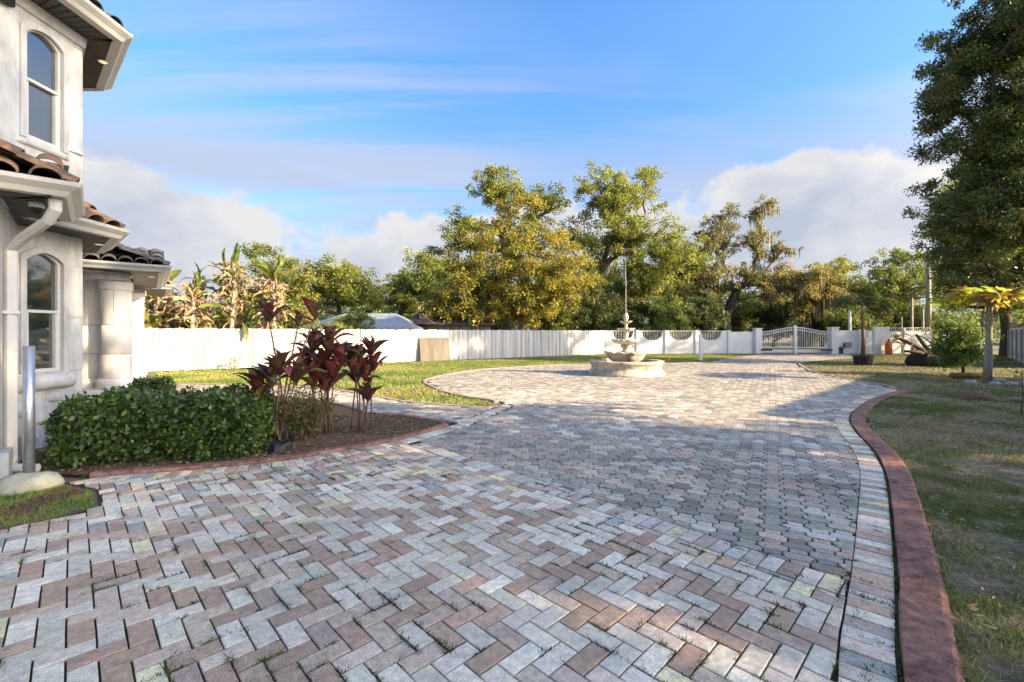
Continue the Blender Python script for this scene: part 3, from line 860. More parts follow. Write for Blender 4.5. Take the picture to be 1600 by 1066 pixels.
# raised window trims
def strip_arch(mb, y0, y1, zb, zs, rise, wd, xo, th):
    """moulded band round an arched opening: inner outline to outer outline, th proud"""
    inner = [(y0, zb)]+arch_pts(y0, y1, zs, rise)+[(y1, zb)]
    outer = [(y0-wd, zb)]+[(y0-wd+(y1-y0+2*wd)*k/10, zs+wd*0.8+(rise+0.02)*(1-(2*k/10-1)**2)) for k in range(11)]+[(y1+wd, zb)]
    for (a, b), (c, d) in zip(zip(inner, inner[1:]), zip(outer, outer[1:])):
        vs = [(xo, *a), (xo, *b), (xo, *d), (xo, *c), (xo+th, *a), (xo+th, *b), (xo+th*0.75, *d), (xo+th*0.75, *c)]
        mb.add(vs, [(4, 5, 6, 7), (2, 3, 7, 6), (0, 1, 5, 4)])
for zb, zs, rise, upper in ((0.91, 2.30, 0.10, False), (3.745, 5.02, 0.10, True)):
    mb = MB()
    xi = FX-0.022; fr = 0.03
    y0, y1 = WY0+0.002, WY1-0.002
    # outer frame
    inner = [(y0+fr, zb+fr)]+arch_pts(y0+fr, y1-fr, zs-fr*0.4, rise)+[(y1-fr, zb+fr)]
    outer = [(y0, zb)]+arch_pts(y0, y1, zs, rise)+[(y1, zb)]
    ring = list(zip(zip(inner, inner[1:]+inner[:1]), zip(outer, outer[1:]+outer[:1])))
    for (a, b), (c, d) in ring:
        vs = [(xi-0.05, *a), (xi-0.05, *b), (xi-0.05, *d), (xi-0.05, *c), (xi, *a), (xi, *b), (xi, *d), (xi, *c)]
        mb.add(vs, [(4, 5, 6, 7), (0, 1, 5, 4)])
    win = mb.obj('window', M_trim, house)
    zm = 1.68 if not upper else 4.47
    MB().box((xi-0.015, (y0+y1)/2, zm), (0.05, y1-y0-2*fr+0.002, 0.035)).obj('meeting_rail', M_trim, win)
    mb = MB()
    for yy in (y0+fr+0.016, y1-fr-0.016): mb.box((xi-0.022, yy, (zb+zm)/2), (0.045, 0.03, zm-zb-fr-0.02))
    mb.box((xi-0.022, (y0+y1)/2, zb+fr+0.016), (0.044, y1-y0-2*fr-0.062, 0.03))
    mb.obj('lower_sash', M_trim, win)
    ap = arch_pts(y0+fr, y1-fr, zs-fr*0.4, rise)
    mb = MB(); up = [(y0+fr, zm)]+ap+[(y1-fr, zm)]
    mb.add([(xi-0.035, y, z) for y, z in up], [tuple(range(len(up)))]); mb.obj('pane', M_glass, win)
    MB().add([(xi-0.04, y0+fr, zb+fr), (xi-0.04, y1-fr, zb+fr), (xi-0.04, y1-fr, zm), (xi-0.04, y0+fr, zm)], [(0, 1, 2, 3)]).obj('pane', M_glass, win)
    mb = MB(); strip_arch(mb, WY0, WY1, zb, zs, rise, 0.06, FX, 0.028); mb.obj('surround', M_stucco, win)
    # rounded sill
    if not upper:
        prof = [(0.0, zb-0.20), (0.06, zb-0.19), (0.10, zb-0.14), (0.11, zb-0.07), (0.08, zb-0.01), (0.0, zb+0.015)]
        ya, yb = BY0+0.02, BY1-0.12
    else:
        prof = [(0.0, zb-0.09), (0.035, zb-0.08), (0.045, zb-0.03), (0.0, zb+0.004)]
        ya, yb = WY0-0.09, WY1+0.09
    mb = MB(); m = len(prof); n = 14; vs = []
    for k in range(n+1):
        t = k/n; f = min(1, math.sqrt(max(0.0, 1-(abs(2*t-1))**8))+0.02)
        for o_, z in prof: vs.append((FX+o_*f, ya+(yb-ya)*t, z if o_ == 0 else (z-zb+0.09)*(0.35+0.65*f)+zb-0.09))
    fs = [(k*m+j, (k+1)*m+j, (k+1)*m+j+1, k*m+j+1) for k in range(n) for j in range(m-1)]
    mb.add(vs, fs); mb.obj('sill', M_stucco, win, smooth=True)
# pilaster swelling at the bay corner, and stone lumps low on the wall
for k, (z0, z1) in enumerate(((0.93, 1.62), (1.625, 2.28), (3.80, 4.45), (4.455, 5.10))):
    mb = MB(); prof = [(BY1-0.20, 0.0), (BY1-0.185, 0.018), (BY1-0.10, 0.032), (BY1-0.02, 0.02), (BY1+0.004, 0.0)]
    vs = []
    for y, o_ in prof: vs += [(FX+o_+0.001, y, z0), (FX+o_+0.001, y, z1)]
    fs = [(2*i, 2*i+2, 2*i+3, 2*i+1) for i in range(len(prof)-1)]
    vs += [(FX, BY1-0.2, z0), (FX, BY1-0.2, z1)]
    mb.add(vs, fs); mb.obj('pilaster_block', M_stucco, wall, smooth=True)
def dome(c, ry, rz, dx, name='wall_stone'):
    mb = MB(); n = 14; vs = [(c[0]+dx, c[1], c[2])]; fs = []
    rings = 5
    for i in range(1, rings+1):
        t = i/rings
        for k in range(n):
            a = 2*math.pi*k/n
            vs.append((c[0]+dx*math.sqrt(max(0, 1-t*t)), c[1]+ry*t*math.cos(a), c[2]+rz*t*math.sin(a)*(1+0.12*math.cos(2*a))))
    for k in range(n): fs.append((0, 1+k, 1+(k+1) % n))
    for i in range(rings-1):
        for k in range(n): fs.append((1+i*n+k, 1+(i+1)*n+k, 1+(i+1)*n+(k+1) % n, 1+i*n+(k+1) % n))
    mb.add(vs, fs); return mb.obj(name, M_stucco, wall, smooth=True)
for (y, z, ry, rz) in ((5.58, 0.36, 0.10, 0.10), (5.72, 0.60, 0.11, 0.07), (5.34, 0.50, 0.10, 0.10), (5.88, 0.33, 0.11, 0.12), (5.42, 0.15, 0.12, 0.09)):
    dome((FX, y, z), ry, rz, 0.035)

# --- eaves: gutter, slatted soffit, roof slope with single tiles
def tile_mesh(mat, r=0.115, ln=0.42):
    mb = MB(); n = 8; vs = []; fs = []
    for i, (x, rr, zz) in enumerate(((0, r, 0.018), (ln, r*0.84, 0.0))):
        for th in (0, 0.016):
            for k in range(n+1):
                a = math.pi*k/n
                vs.append((x, (rr-th)*math.cos(a), zz+(rr-th)*math.sin(a)*0.78))
    m = n+1
    for k in range(n):
        fs.append((k, k+1, 2*m+k+1, 2*m+k)); fs.append((m+k, 3*m+k, 3*m+k+1, m+k+1)); fs.append((k, m+k, m+k+1, k+1))
    mb.add(vs, fs); return mb.mesh('tile', mat, smooth=True)
TILE = tile_mesh(M_tile); GTILE = tile_mesh(M_gtile)
def eave(outer, inner, zb, gut_mat, tile, slope=R(24), depth=1.4, slat_mat=M_soffit, slat_w=0.10, gh=0.125, tiles_on=None, rows=3):
    """outer / inner: matching XY polylines; outward to the right of travel"""
    prof = [(-0.10, zb), (0.0, zb), (0.035, zb+gh*0.35), (0.10, zb+gh*0.72), (0.115, zb+gh), (0.10, zb+gh+0.006), (0.085, zb+gh*0.78), (-0.01, zb+0.05), (-0.10, zb+0.06)]
    MB().sweep(outer, prof).obj('gutter', gut_mat, house)
    roof = None
    mbr = MB(); tl = []
    for i in range(len(outer)-1):
        a, b = np.array(outer[i]), np.array(outer[i+1]); c, d = np.array(inner[i]), np.array(inner[i+1])
        ln = np.linalg.norm(b-a); n = max(1, int(ln/slat_w))
        t = (b-a)/ln; nrm = np.array((t[1], -t[0]))
        sof = MB().add([(*(a*0.98+c*0.02), zb+0.012), (*(b*0.98+d*0.02), zb+0.012), (*d, zb+0.012), (*c, zb+0.012)], [(0, 1, 2, 3)]).obj('soffit', slat_mat, house)
        for k in range(n):
            u0, u1 = k/n+0.01*0, (k+0.86)/n
            q = [a+(b-a)*u0, a+(b-a)*u1, c+(d-c)*u1, c+(d-c)*u0]
            q = [q[0]-nrm*0.10, q[1]-nrm*0.10, q[2], q[3]]
            pl = [tuple(p) for p in q]
            if area(pl) < 0: pl = pl[::-1]
            MB().prism(pl, zb-0.004, zb+0.008).obj('slat', slat_mat, sof)
        # roof slope
        zr = zb+gh+0.02
        ins = -nrm*depth
        a2 = a+ins; b2 = b+ins
        mbr.add([(*(a-nrm*0.02), zr), (*(b-nrm*0.02), zr), (*b2, zr+depth*math.tan(slope)), (*a2, zr+depth*math.tan(slope))], [(0, 1, 2, 3)])
        if tiles_on is None or i in tiles_on:
            tl.append((a, b, t, nrm, zr, ln))
    roof = mbr.obj('roof', M_dark, house)
    for a, b, t, nrm, zr, ln in tl:
        m = max(1, int(ln/0.245))
        for r in range(rows):
            for k in range(m):
                s = (k+0.5)*ln/m
                off = -0.04+r*0.36
                p = a+t*s-nrm*off
                z = zr+0.004+off*math.tan(slope)+r*0.004
                yaw = math.atan2(-nrm[1], -nrm[0])
                link('tile', tile, roof, (p[0]+random.gauss(0, 0.006), p[1]+random.gauss(0, 0.006), z+random.uniform(0, 0.006)), (random.gauss(0, 0.02), -slope, yaw+random.gauss(0, 0.02)))
    return roof
# upper storey eave round the octagonal bay
eave([(-6.6, 3.62), (-5.33, 4.95), (-5.33, 6.17), (-6.72, 7.42), (-9.0, 7.42)], [(-6.9, 4.1), (FX, BY0), (FX, BY1), (-6.92, 7.12), (-9.0, 7.12)], 5.39, M_trim, GTILE, depth=1.0)
mb = MB(); mb.sweep([(-6.9, 4.1), (FX, BY0), (FX, BY1), (-6.92, 7.12)], [(0.0, 5.25), (0.03, 5.26), (0.05, 5.385), (0.0, 5.386)]); mb.obj('frieze', M_stucco, house)
# lower skirt roof of the bay
eave([(-5.33, 5.0), (-5.33, 6.13), (-6.55, 7.25), (-8.0, 7.25)], [(FX, 5.0), (FX, BY1), (-6.92, 7.12), (-8.0, 7.12)], 2.69, M_trim, TILE, depth=0.52, slope=R(30), rows=2)
# corner wing turned 45 degrees, close to the camera
u_ = np.array((0.735, 0.678)); v_ = np.array((-0.678, 0.735))
G0 = np.array((-4.22, 4.27))
def wing_pt(a, b): return tuple(G0-u_*a+v_*b)
eave([wing_pt(2.2, 0), wing_pt(0, 0), wing_pt(0, 1.35)], [wing_pt(2.2, 0.45), wing_pt(0.45, 0.45), wing_pt(0.45, 1.35)], 2.70, M_trim, TILE, depth=0.7, slope=R(26), slat_w=0.1, rows=2)
mb = MB(); pl = [wing_pt(0.47, 0.45), wing_pt(0.47, 2.1), wing_pt(3.2, 2.1), wing_pt(3.2, 0.45)]
if area(pl) < 0: pl = pl[::-1]
mb.prism(pl, 0, 2.69); mb.obj('wing_wall', M_stucco, house)
mb = MB(); pl = [wing_pt(0.40, 0.38), wing_pt(0.40, 1.4), wing_pt(3.2, 1.4), wing_pt(3.2, 0.38)]
if area(pl) < 0: pl = pl[::-1]
mb.prism(pl, 0, 0.28); mb.obj('wing_plinth', M_stucco, house)
# downspout of that wing
c0 = np.array(wing_pt(0.08, 0.16)); c1 = np.array((-5.02, 4.52))
mb = MB()
mb.tube([(*c0, 2.72), (*c0, 2.60), (*(c0*0.85+c1*0.15), 2.50), (*(c0*0.3+c1*0.7), 2.36), (*c1, 2.24), (*c1, 0.16), (c1[0]+0.05, c1[1]-0.04, 0.07), (c1[0]+0.26, c1[1]+0.0, 0.055)], [0.05]*8, 8)
mb.obj('downspout', M_trim, house)
mb = MB(); mb.box((c1[0], c1[1], 1.62), (0.13, 0.13, 0.03), R(45)); mb.obj('pipe_strap', M_trim, house)
# security camera and flood lamp under the wing eave
cp = np.array(wing_pt(0.22, 0.42))
mb = MB(); mb.lathe([(0.001, 2.695), (0.055, 2.695), (0.058, 2.645), (0.05, 2.64)], (cp[0], cp[1], 0), 14); o = mb.obj('security_camera', M_trim, house, smooth=True)
mb = MB(); mb.lathe([(0.048, 2.642), (0.046, 2.615), (0.034, 2.592), (0.015, 2.58), (0.001, 2.578)], (cp[0], cp[1], 0), 14); mb.obj('camera_dome', M_dark, o, smooth=True)
fp = np.array(wing_pt(0.52, 0.33))
mb = MB(); mb.tube([(*fp, 2.69), (fp[0]-0.02, fp[1], 2.66), (fp[0]-0.10, fp[1]-0.04, 2.62)], [0.02, 0.03, 0.05], 8); mb.obj('flood_lamp', M_trim, house)
mb = MB(); mb.box((-5.775, 5.14, 5.28), (0.06, 0.16, 0.2)); mb.obj('vent_box', M_dark, house)
# recessed eave lights
for (x, y, z) in ((-5.98, 6.60, 5.383), (-5.9, 6.45, 2.683)):
    mb = MB(); mb.lathe([(0.062, 0.0), (0.062, -0.006), (0.05, -0.008)], (x, y, z), 16); o = mb.obj('eave_light', M_trim, house)
    mb = MB(); mb.lathe([(0.05, -0.006), (0.001, -0.0065)], (x, y, z), 16); mb.obj('lamp', M_lamp, o)

# --- portico: round columns under a tiled roof, turned the same 45 degrees
pu = np.array((0.78, 0.625)); pv = np.array((-0.625, 0.78))
def portico(G, du, dv, zb, tile, gut):
    W = lambda a, b: tuple(np.array(G)-pu*a+pv*b)
    eave([W(du, 0), W(0, 0), W(0, dv)], [W(du, 0.55), W(0.55, 0.55), W(0.55, dv)], zb, gut, tile, depth=1.3, slope=R(20), rows=3)
    mb = MB()
    for (a0, b0, a1, b1) in ((0.58, 0.58, du, 1.06), (0.58, 1.063, 1.06, dv)):
        pl = [W(a0, b0), W(a1, b0), W(a1, b1), W(a0, b1)]
        if area(pl) < 0: pl = pl[::-1]
        mb.prism(pl, 2.50, zb-0.006)
    mb.obj('beam', M_stucco, house)
    return W
W1 = portico((-7.10, 9.23), 3.2, 4.3, 2.66, GTILE, M_greytrim)
W2 = portico((-9.72, 12.85), 3.0, 3.0, 2.66, TILE, M_greytrim)
mb = MB()
pl = [W1(0.35, 0.45), W1(4.0, 0.45), W1(4.0, 7.0), W1(0.35, 7.0)]
if area(pl) < 0: pl = pl[::-1]
mb.prism(pl, 0, 0.28); mb.obj('porch_floor', M_stone, house)
pl = [W1(3.4, -1.5), W1(6.0, -1.5), W1(6.0, 9.0), W1(3.4, 9.0)]
if area(pl) < 0: pl = pl[::-1]
MB().prism(pl, 0, 4.6).obj('rear_wall', M_stucco, house)
def column(cx, cy, r=0.26, z0=0.28, z1=2.50, square=False):
    colm = MB().lathe([(0.001, z0), (r*0.97, z0), (r*0.97, z1-0.16), (0.001, z1-0.16)], (cx, cy, 0), 28).obj('column', M_dark, house)
    hts = [z0+0.20, 0.98, 1.58, z1-0.20]
    for a, b in zip(hts, hts[1:]):
        for h_ in (0, 1):
            t0 = math.pi*h_+0.35+0.9*hts.index(a); n = 14; vs = []; fs = []
            for k in range(n+1):
                t = t0+(math.pi-0.02)*k/n
                for rr, z in ((r-0.006, a+0.004), (r, a+0.010), (r, b-0.010), (r-0.006, b-0.004)):
                    vs.append((cx+rr*math.cos(t), cy+rr*math.sin(t), z))
            for k in range(n):
                for j in range(3): fs.append((k*4+j, (k+1)*4+j, (k+1)*4+j+1, k*4+j+1))
            MB().add(vs, fs).obj('stone_block', M_stone, colm, smooth=True)
    MB().lathe([(0.001, z0), (r*1.28, z0), (r*1.30, z0+0.10), (r*1.2, z0+0.17), (r*1.0, z0+0.20), (0.001, z0+0.20)], (cx, cy, 0), 28).obj('base', M_stone, colm, smooth=False)
    MB().lathe([(r*0.99, z1-0.20), (r*1.06, z1-0.17), (r*1.08, z1-0.02), (r*1.04, z1-0.002), (0.001, z1-0.002)], (cx, cy, 0), 28).obj('capital', M_stone, colm)
column(-8.32, 9.48)
column(-10.30, 12.22)
column(-8.98, 9.55, 0.23)
mb = MB(); c_ = W1(0.12, 0.9); mb.lathe([(0.062, 2.652), (0.05, 2.65), (0.001, 2.651)], (c_[0]-0.2, c_[1]+0.1, 0), 16); mb.obj('eave_light', M_lamp, house)

# ================================================================== steel post on the grass patch
t = empty('steel_post', (-4.52, 4.22, 0), 'galvanised steel post standing in a yellowish concrete lump beside the house', 'post')
MB().tube([(-4.52, 4.22, 0.02), (-4.52, 4.22, 1.285)], [0.042]*2, 14).obj('pipe', M_galv, t, smooth=True)
MB().tube([(-4.52, 4.22, 1.286), (-4.52, 4.22, 1.292)], [0.0435, 0.036], 14).obj('cap', M_galv, t)
mb = MB()
def lump(i, th): return (0.03*math.sin(2*th+i)+0.02*math.sin(3*th+2*i), 0.012*math.sin(2*th+1))
mb.lathe([(0.19, -0.05), (0.20, 0.03), (0.18, 0.085), (0.11, 0.11), (0.001, 0.115)], (-4.44, 4.17, 0), 18, scallop=lambda i, th: (0, 0) if i == 4 else lump(i, th)); mb.obj('footing', M_conc, t, smooth=True)

# ================================================================== FOUNTAIN
ft_ = empty('fountain', (FC[0], FC[1], 0), 'tiered cream stone fountain with scalloped bowls in the middle of the courtyard', 'fountain')
def sc_fn(rows, amp, lobes, dz):
    def f(i, th):
        if i in rows:
            w = abs(math.cos(lobes*th/2))
            return (amp*(w-0.5), dz*(w-0.5))
        return (0, 0)
    return f
# pool: eight curved stone segments
prof = [(1.20, -0.05), (1.29, 0.0), (1.29, 0.06), (1.25, 0.12), (1.19, 0.19), (1.17, 0.26), (1.20, 0.34), (1.26, 0.40), (1.27, 0.455), (1.24, 0.48), (1.08, 0.48), (1.06, 0.44), (1.06, 0.02)]
for s_ in range(8):
    t0 = s_*math.pi/4+0.30+0.006; n = 8; vs = []; fs = []; m = len(prof)
    for k in range(n+1):
        t = t0+(math.pi/4-0.012)*k/n
        for r, z in prof: vs.append((FC[0]+r*math.cos(t), FC[1]+r*math.sin(t), z))
    for k in range(n):
        for j in range(m-1): fs.append((k*m+j, (k+1)*m+j, (k+1)*m+j+1, k*m+j+1))
    fs.append(tuple(range(m-1, -1, -1))); fs.append(tuple(n*m+j for j in range(m)))
    MB().add(vs, fs).obj('pool_segment', M_stain_stone, ft_)
MB().lathe([(0.001, 0.30), (1.06, 0.30)], (FC[0], FC[1], 0), 32).obj('pool_water', M_dark, ft_)
def bowl(name, prof, rows, amp, lobes, dz, n=64):
    return MB().lathe(prof, (FC[0], FC[1], 0), n, scallop=sc_fn(rows, amp, lobes, dz)).obj(name, M_stain_stone, ft_, smooth=True)
bowl('lower_bowl', [(0.001, 0.30), (0.36, 0.30), (0.42, 0.42), (0.56, 0.50), (0.62, 0.62), (0.66, 0.69), (0.76, 0.74), (0.70, 0.77), (0.58, 0.72), (0.40, 0.70), (0.001, 0.70)], (4, 5, 6, 7), 0.05, 12, 0.05)
MB().lathe([(0.15, 0.69), (0.20, 0.74), (0.13, 0.80), (0.10, 0.86), (0.16, 0.93), (0.19, 0.98), (0.13, 1.03)], (FC[0], FC[1], 0), 20).obj('stem', M_stain_stone, ft_, smooth=True)
bowl('middle_bowl', [(0.12, 1.01), (0.22, 1.03), (0.36, 1.08), (0.45, 1.14), (0.47, 1.18), (0.42, 1.19), (0.30, 1.15), (0.001, 1.14)], (2, 3, 4, 5), 0.04, 12, 0.035)
MB().lathe([(0.09, 1.14), (0.15, 1.18), (0.10, 1.24), (0.07, 1.30), (0.11, 1.37), (0.08, 1.45)], (FC[0], FC[1], 0), 18).obj('stem', M_stain_stone, ft_, smooth=True)
bowl('upper_bowl', [(0.07, 1.44), (0.15, 1.46), (0.24, 1.50), (0.30, 1.55), (0.31, 1.58), (0.27, 1.58), (0.001, 1.54)], (2, 3, 4, 5), 0.03, 10, 0.025)
MB().lathe([(0.06, 1.54), (0.085, 1.59), (0.05, 1.65), (0.075, 1.74)], (FC[0], FC[1], 0), 16).obj('stem', M_stain_stone, ft_, smooth=True)
bowl('top_bowl', [(0.06, 1.73), (0.13, 1.76), (0.20, 1.80), (0.22, 1.83), (0.19, 1.83), (0.001, 1.80)], (1, 2, 3, 4), 0.02, 10, 0.018)
MB().lathe([(0.05, 1.80), (0.05, 1.84), (0.085, 1.90), (0.095, 1.96), (0.075, 2.05), (0.035, 2.11), (0.001, 2.14)], (FC[0], FC[1], 0), 16).obj('finial', M_stain_stone, ft_, smooth=True)
mb = MB(); mb.tube([(FC[0], FC[1], 2.13), (FC[0]+0.004, FC[1], 3.0), (FC[0]-0.01, FC[1], 3.9)], [0.011, 0.009, 0.004], 6); mb.obj('water_jet', M_water, ft_, smooth=True)
mb = MB(); mb.tube([(FC[0]+0.12, FC[1]-0.66, 0.70), (FC[0]+0.13, FC[1]-0.74, 0.55), (FC[0]+0.13, FC[1]-0.76, 0.32)], [0.012, 0.014, 0.016], 6); mb.obj('water_spill', M_water, ft_, smooth=True)

# ================================================================== LEFT BOARD FENCE
def board_fence(name, A, B, pitch, h, label, mat=None, gap=0.015, wob=0.014, zb=0.0, post_every=None):
    A = np.array(A); B = np.array(B); d = B-A; ln = np.linalg.norm(d); d = d/ln; rz = math.atan2(d[1], d[0])
    n = np.array((-d[1], d[0])); mat = FENCES; n_m = 8
    t = empty(name, (*((A+B)/2), 0), label, 'fence')
    meshes = []
    for k in range(8):
        mb = MB(); hh = h+random.uniform(-wob, wob); w = pitch-gap
        mb.add([(-w/2, -0.010, 0), (w/2, -0.010, 0), (w/2, 0.010, 0), (-w/2, 0.010, 0), (-w/2, -0.010, hh-0.0), (w/2, -0.010, hh), (w/2, 0.010, hh), (-w/2, 0.010, hh)],
               [(4, 5, 6, 7), (0, 1, 5, 4), (1, 2, 6, 5), (2, 3, 7, 6), (3, 0, 4, 7)])
        meshes.append(mb.mesh('board', mat[k % len(mat)]))
    m = int(ln/pitch)
    for k in range(m):
        p = A+d*(k+0.5)*pitch+n*random.uniform(-0.010, 0.010)
        link('board', random.choice(meshes), t, (p[0], p[1], zb+random.uniform(-0.012, 0.012)), (random.gauss(0, 0.006), random.gauss(0, 0.004), rz+random.gauss(0, 0.01)))
    for z in (0.3, h*0.8):
        c = (A+B)/2+n*0.045
        MB().box((c[0], c[1], z), (ln, 0.04, 0.09), rz).obj('rail', FENCES[0], t)
    k = 0.0
    while k <= ln:
        p = A+d*k+n*0.12
        MB().box((p[0], p[1], h*0.47), (0.1, 0.1, h*0.94), rz).obj('post', FENCES[0], t); k += 2.4
    return t
board_fence('board_fence', (-15.6, 15.0), (6.35, 30.95), 0.152, 1.60, 'long white painted vertical board fence behind the left lawn')
board_fence('board_fence', (21.0, 18.0), (33.0, 30.2), 0.30, 1.72, 'white wide-board fence running along the right edge of the lawn', wob=0.004)
# loose plywood sheet against the fence
A = np.array((-15.6, 15.0)); B = np.array((6.35, 30.95)); dF = (B-A)/np.linalg.norm(B-A); nF = np.array((dF[1], -dF[0]))
c = np.array((-4.05, 23.35))+nF*0.06
mb = MB()
hw = 0.84
vs = []
for (s_, z, o_) in ((-hw, 0.0, 0.16), (hw, 0.0, 0.16), (hw*0.97, 1.18, 0.0), (-hw, 1.20, 0.0)):
    for q in (0.0, 0.025):
        p = c+dF*s_+nF*(o_+q); vs.append((p[0], p[1], z+0.0))
mb.add(vs, [(0, 2, 4, 6), (7, 5, 3, 1), (0, 1, 3, 2), (2, 3, 5, 4), (4, 5, 7, 6), (6, 7, 1, 0)])
o = mb.obj('plywood_sheet', M_ply); tag(o, 'weathered grey-brown plywood sheet leaning on the white board fence', 'board')

# ================================================================== BACK WALL with scallops, gate and right-hand walls
YW = 31.3
def wall_block(mb, x0, x1, z1, y=YW, th=0.2, z0=0.0): mb.box(((x0+x1)/2, y+th/2, (z0+z1)/2), (x1-x0, th, z1-z0))
t = empty('boundary_wall', (12, YW, 0), 'white painted block wall with four scalloped dips left of the gate', 'wall')
dips = [(6.95, 8.45), (8.98, 10.48), (10.88, 12.55), (13.02, 14.60)]
mb = MB(); n = 14; x = 6.35
top = []
for (a, b) in dips:
    top.append((a, 1.60))
    for k in range(1, n): 
        s_ = -1+2*k/n; top.append((a+(b-a)*k/n, 1.60-0.68*math.sqrt(1-s_*s_)**0.9))
    top.append((b, 1.60))
xs = [(6.35, 1.60)]+top+[(15.0, 1.60)]
for (xa, za), (xb, zb) in zip(xs, xs[1:]):
    if xb-xa < 1e-6: continue
    mb.add([(xa, YW, 0), (xb, YW, 0), (xb, YW, zb), (xa, YW, za), (xa, YW+0.18, 0), (xb, YW+0.18, 0), (xb, YW+0.18, zb), (xa, YW+0.18, za)],
           [(0, 1, 2, 3), (7, 6, 5, 4), (3, 2, 6, 7)])
mb.obj('scalloped_panel', M_wallw, t)
for (a, b) in dips:
    mb = MB(); mb.box(((a+b)/2, YW+0.09, 1.58), (b-a+0.04, 0.04, 0.035)); r_ = mb.obj('railing', M_metalw, t)
    k = a+0.11
    while k < b-0.05:
        s_ = -1+2*(k-a)/(b-a); zb = 1.60-0.68*math.sqrt(max(0, 1-s_*s_))**0.9
        if zb < 1.5: MB().box((k, YW+0.09, (zb-0.03+1.565)/2), (0.018, 0.018, 1.565-zb+0.03)).obj('bar', M_metalw, r_)
        k += 0.115
for xp in (8.70, 10.68, 12.78, 15.05):
    MB().box((xp, YW+0.07, 0.82), (0.16, 0.26, 1.64)).obj('pier', M_wallw, t)
mb = MB(); wall_block(mb, 15.13, 16.85, 1.52, YW, 0.18); mb.obj('plain_panel', M_wallw, t)
MB().box((17.05, YW+0.05, 0.86), (0.42, 0.42, 1.72)).obj('gate_pier', M_wallw, t)
MB().box((17.05, YW+0.05, 1.745), (0.50, 0.50, 0.05)).obj('pier_cap', M_wallw, t)
for xg, xg2, nm in ((17.27, 19.62, 'left'), (19.68, 22.03, 'right')):
    g_ = empty('entrance_gate', ((xg+xg2)/2, YW+0.05, 0), f'{nm} leaf of the white barred double gate with arched top rail', 'gate', 'entrance gate leaves')
    rise = lambda x: 1.50+0.32*(0.5-0.5*math.cos(math.pi*min(1, max(0, ((x-17.27)/2.35 if nm == 'left' else (22.03-x)/2.35)))))
    for zoff in (0.0, -0.17):
        pts = [(xg+(xg2-xg)*k/12, YW+0.05, rise(xg+(xg2-xg)*k/12)+zoff) for k in range(13)]
        MB().tube(pts, [0.024]*13, 6).obj('top_rail', M_metalw, g_)
    MB().box(((xg+xg2)/2, YW+0.05, 0.42), (xg2-xg, 0.045, 0.05)).obj('bottom_rail', M_metalw, g_)
    MB().box(((xg+xg2)/2, YW+0.06, 0.17), (xg2-xg, 0.03, 0.22)).obj('kick_panel', M_wallw, g_)
    for xx in (xg+0.03, xg2-0.03): MB().box((xx, YW+0.05, (0.05+rise(xx))/2), (0.06, 0.06, rise(xx)-0.05)).obj('stile', M_metalw, g_)
    k = xg+0.14
    while k < xg2-0.08:
        MB().box((k, YW+0.05, (0.44+rise(k)+0.06)/2), (0.02, 0.02, rise(k)+0.06-0.44)).obj('bar', M_metalw, g_); k += 0.125
    xo = xg+0.0 if nm == 'left' else xg2
    sgn = 1 if nm == 'left' else -1
    MB().box((xo+sgn*0.30, YW-0.16, 0.26), (0.75, 0.09, 0.10)).obj('gate_operator', M_black, g_)
o = MB().box((19.65, YW+0.0, 0.98), (0.15, 0.12, 1.96)).obj('gate_centre_post', M_metalw); tag(o, 'white square post where the two gate leaves meet', 'post')
t = empty('boundary_wall', (24, YW, 0), 'white painted block wall just right of the gate', 'wall')
MB().box((22.30, YW+0.05, 0.90), (0.48, 0.48, 1.80)).obj('gate_pier', M_wallw, t)
MB().box((22.30, YW+0.05, 1.825), (0.56, 0.56, 0.05)).obj('pier_cap', M_wallw, t)
mb = MB(); wall_block(mb, 22.55, 25.0, 1.62, YW, 0.18); mb.obj('panel', M_wallw, t)
MB().box((24.10, YW-0.03, 0.85), (0.14, 0.1, 1.70)).obj('pier', M_wallw, t)
t = empty('boundary_wall', (29, YW, 0), 'white wall with metal fence topping in the far right corner', 'wall')
MB().box((24.85, YW-0.9, 0.92), (0.95, 0.2, 1.84)).obj('return_panel', M_wallw, t)
MB().box((25.4, YW-0.8, 0.93), (0.12, 0.12, 1.86)).obj('pier', M_wallw, t)
mb = MB(); wall_block(mb, 25.5, 33.4, 1.52, YW+0.3, 0.18); mb.obj('panel', M_wallw, t)
for xp in (27.5, 29.6, 31.7): MB().box((xp, YW+0.36, 0.9), (0.12, 0.26, 1.80)).obj('pier', M_wallw, t)
for z in (1.56, 1.80): MB().box((29.4, YW+0.39, z), (7.8, 0.03, 0.03)).obj('rail', M_metalw, t)
k = 25.7
while k < 33.2:
    MB().box((k, YW+0.39, 1.68), (0.018, 0.018, 0.24)).obj('bar', M_metalw, t); k += 0.14
# control cabinet on the wall right of the gate
t = empty('gate_control_box', (23.0, YW-0.1, 0), 'small grey gate control cabinet beside the right gate pier', 'cabinet')
MB().box((23.25, YW-0.08, 0.62), (0.42, 0.14, 0.32)).obj('cabinet', M_box, t)
MB().box((22.72, YW-0.12, 0.22), (0.22, 0.18, 0.44)).obj('motor_housing', M_black, t)
MB().tube([(22.9, YW-0.1, 0.3), (23.0, YW-0.12, 0.75), (23.05, YW-0.1, 0.55)], [0.025]*3, 6).obj('conduit', M_black, t)
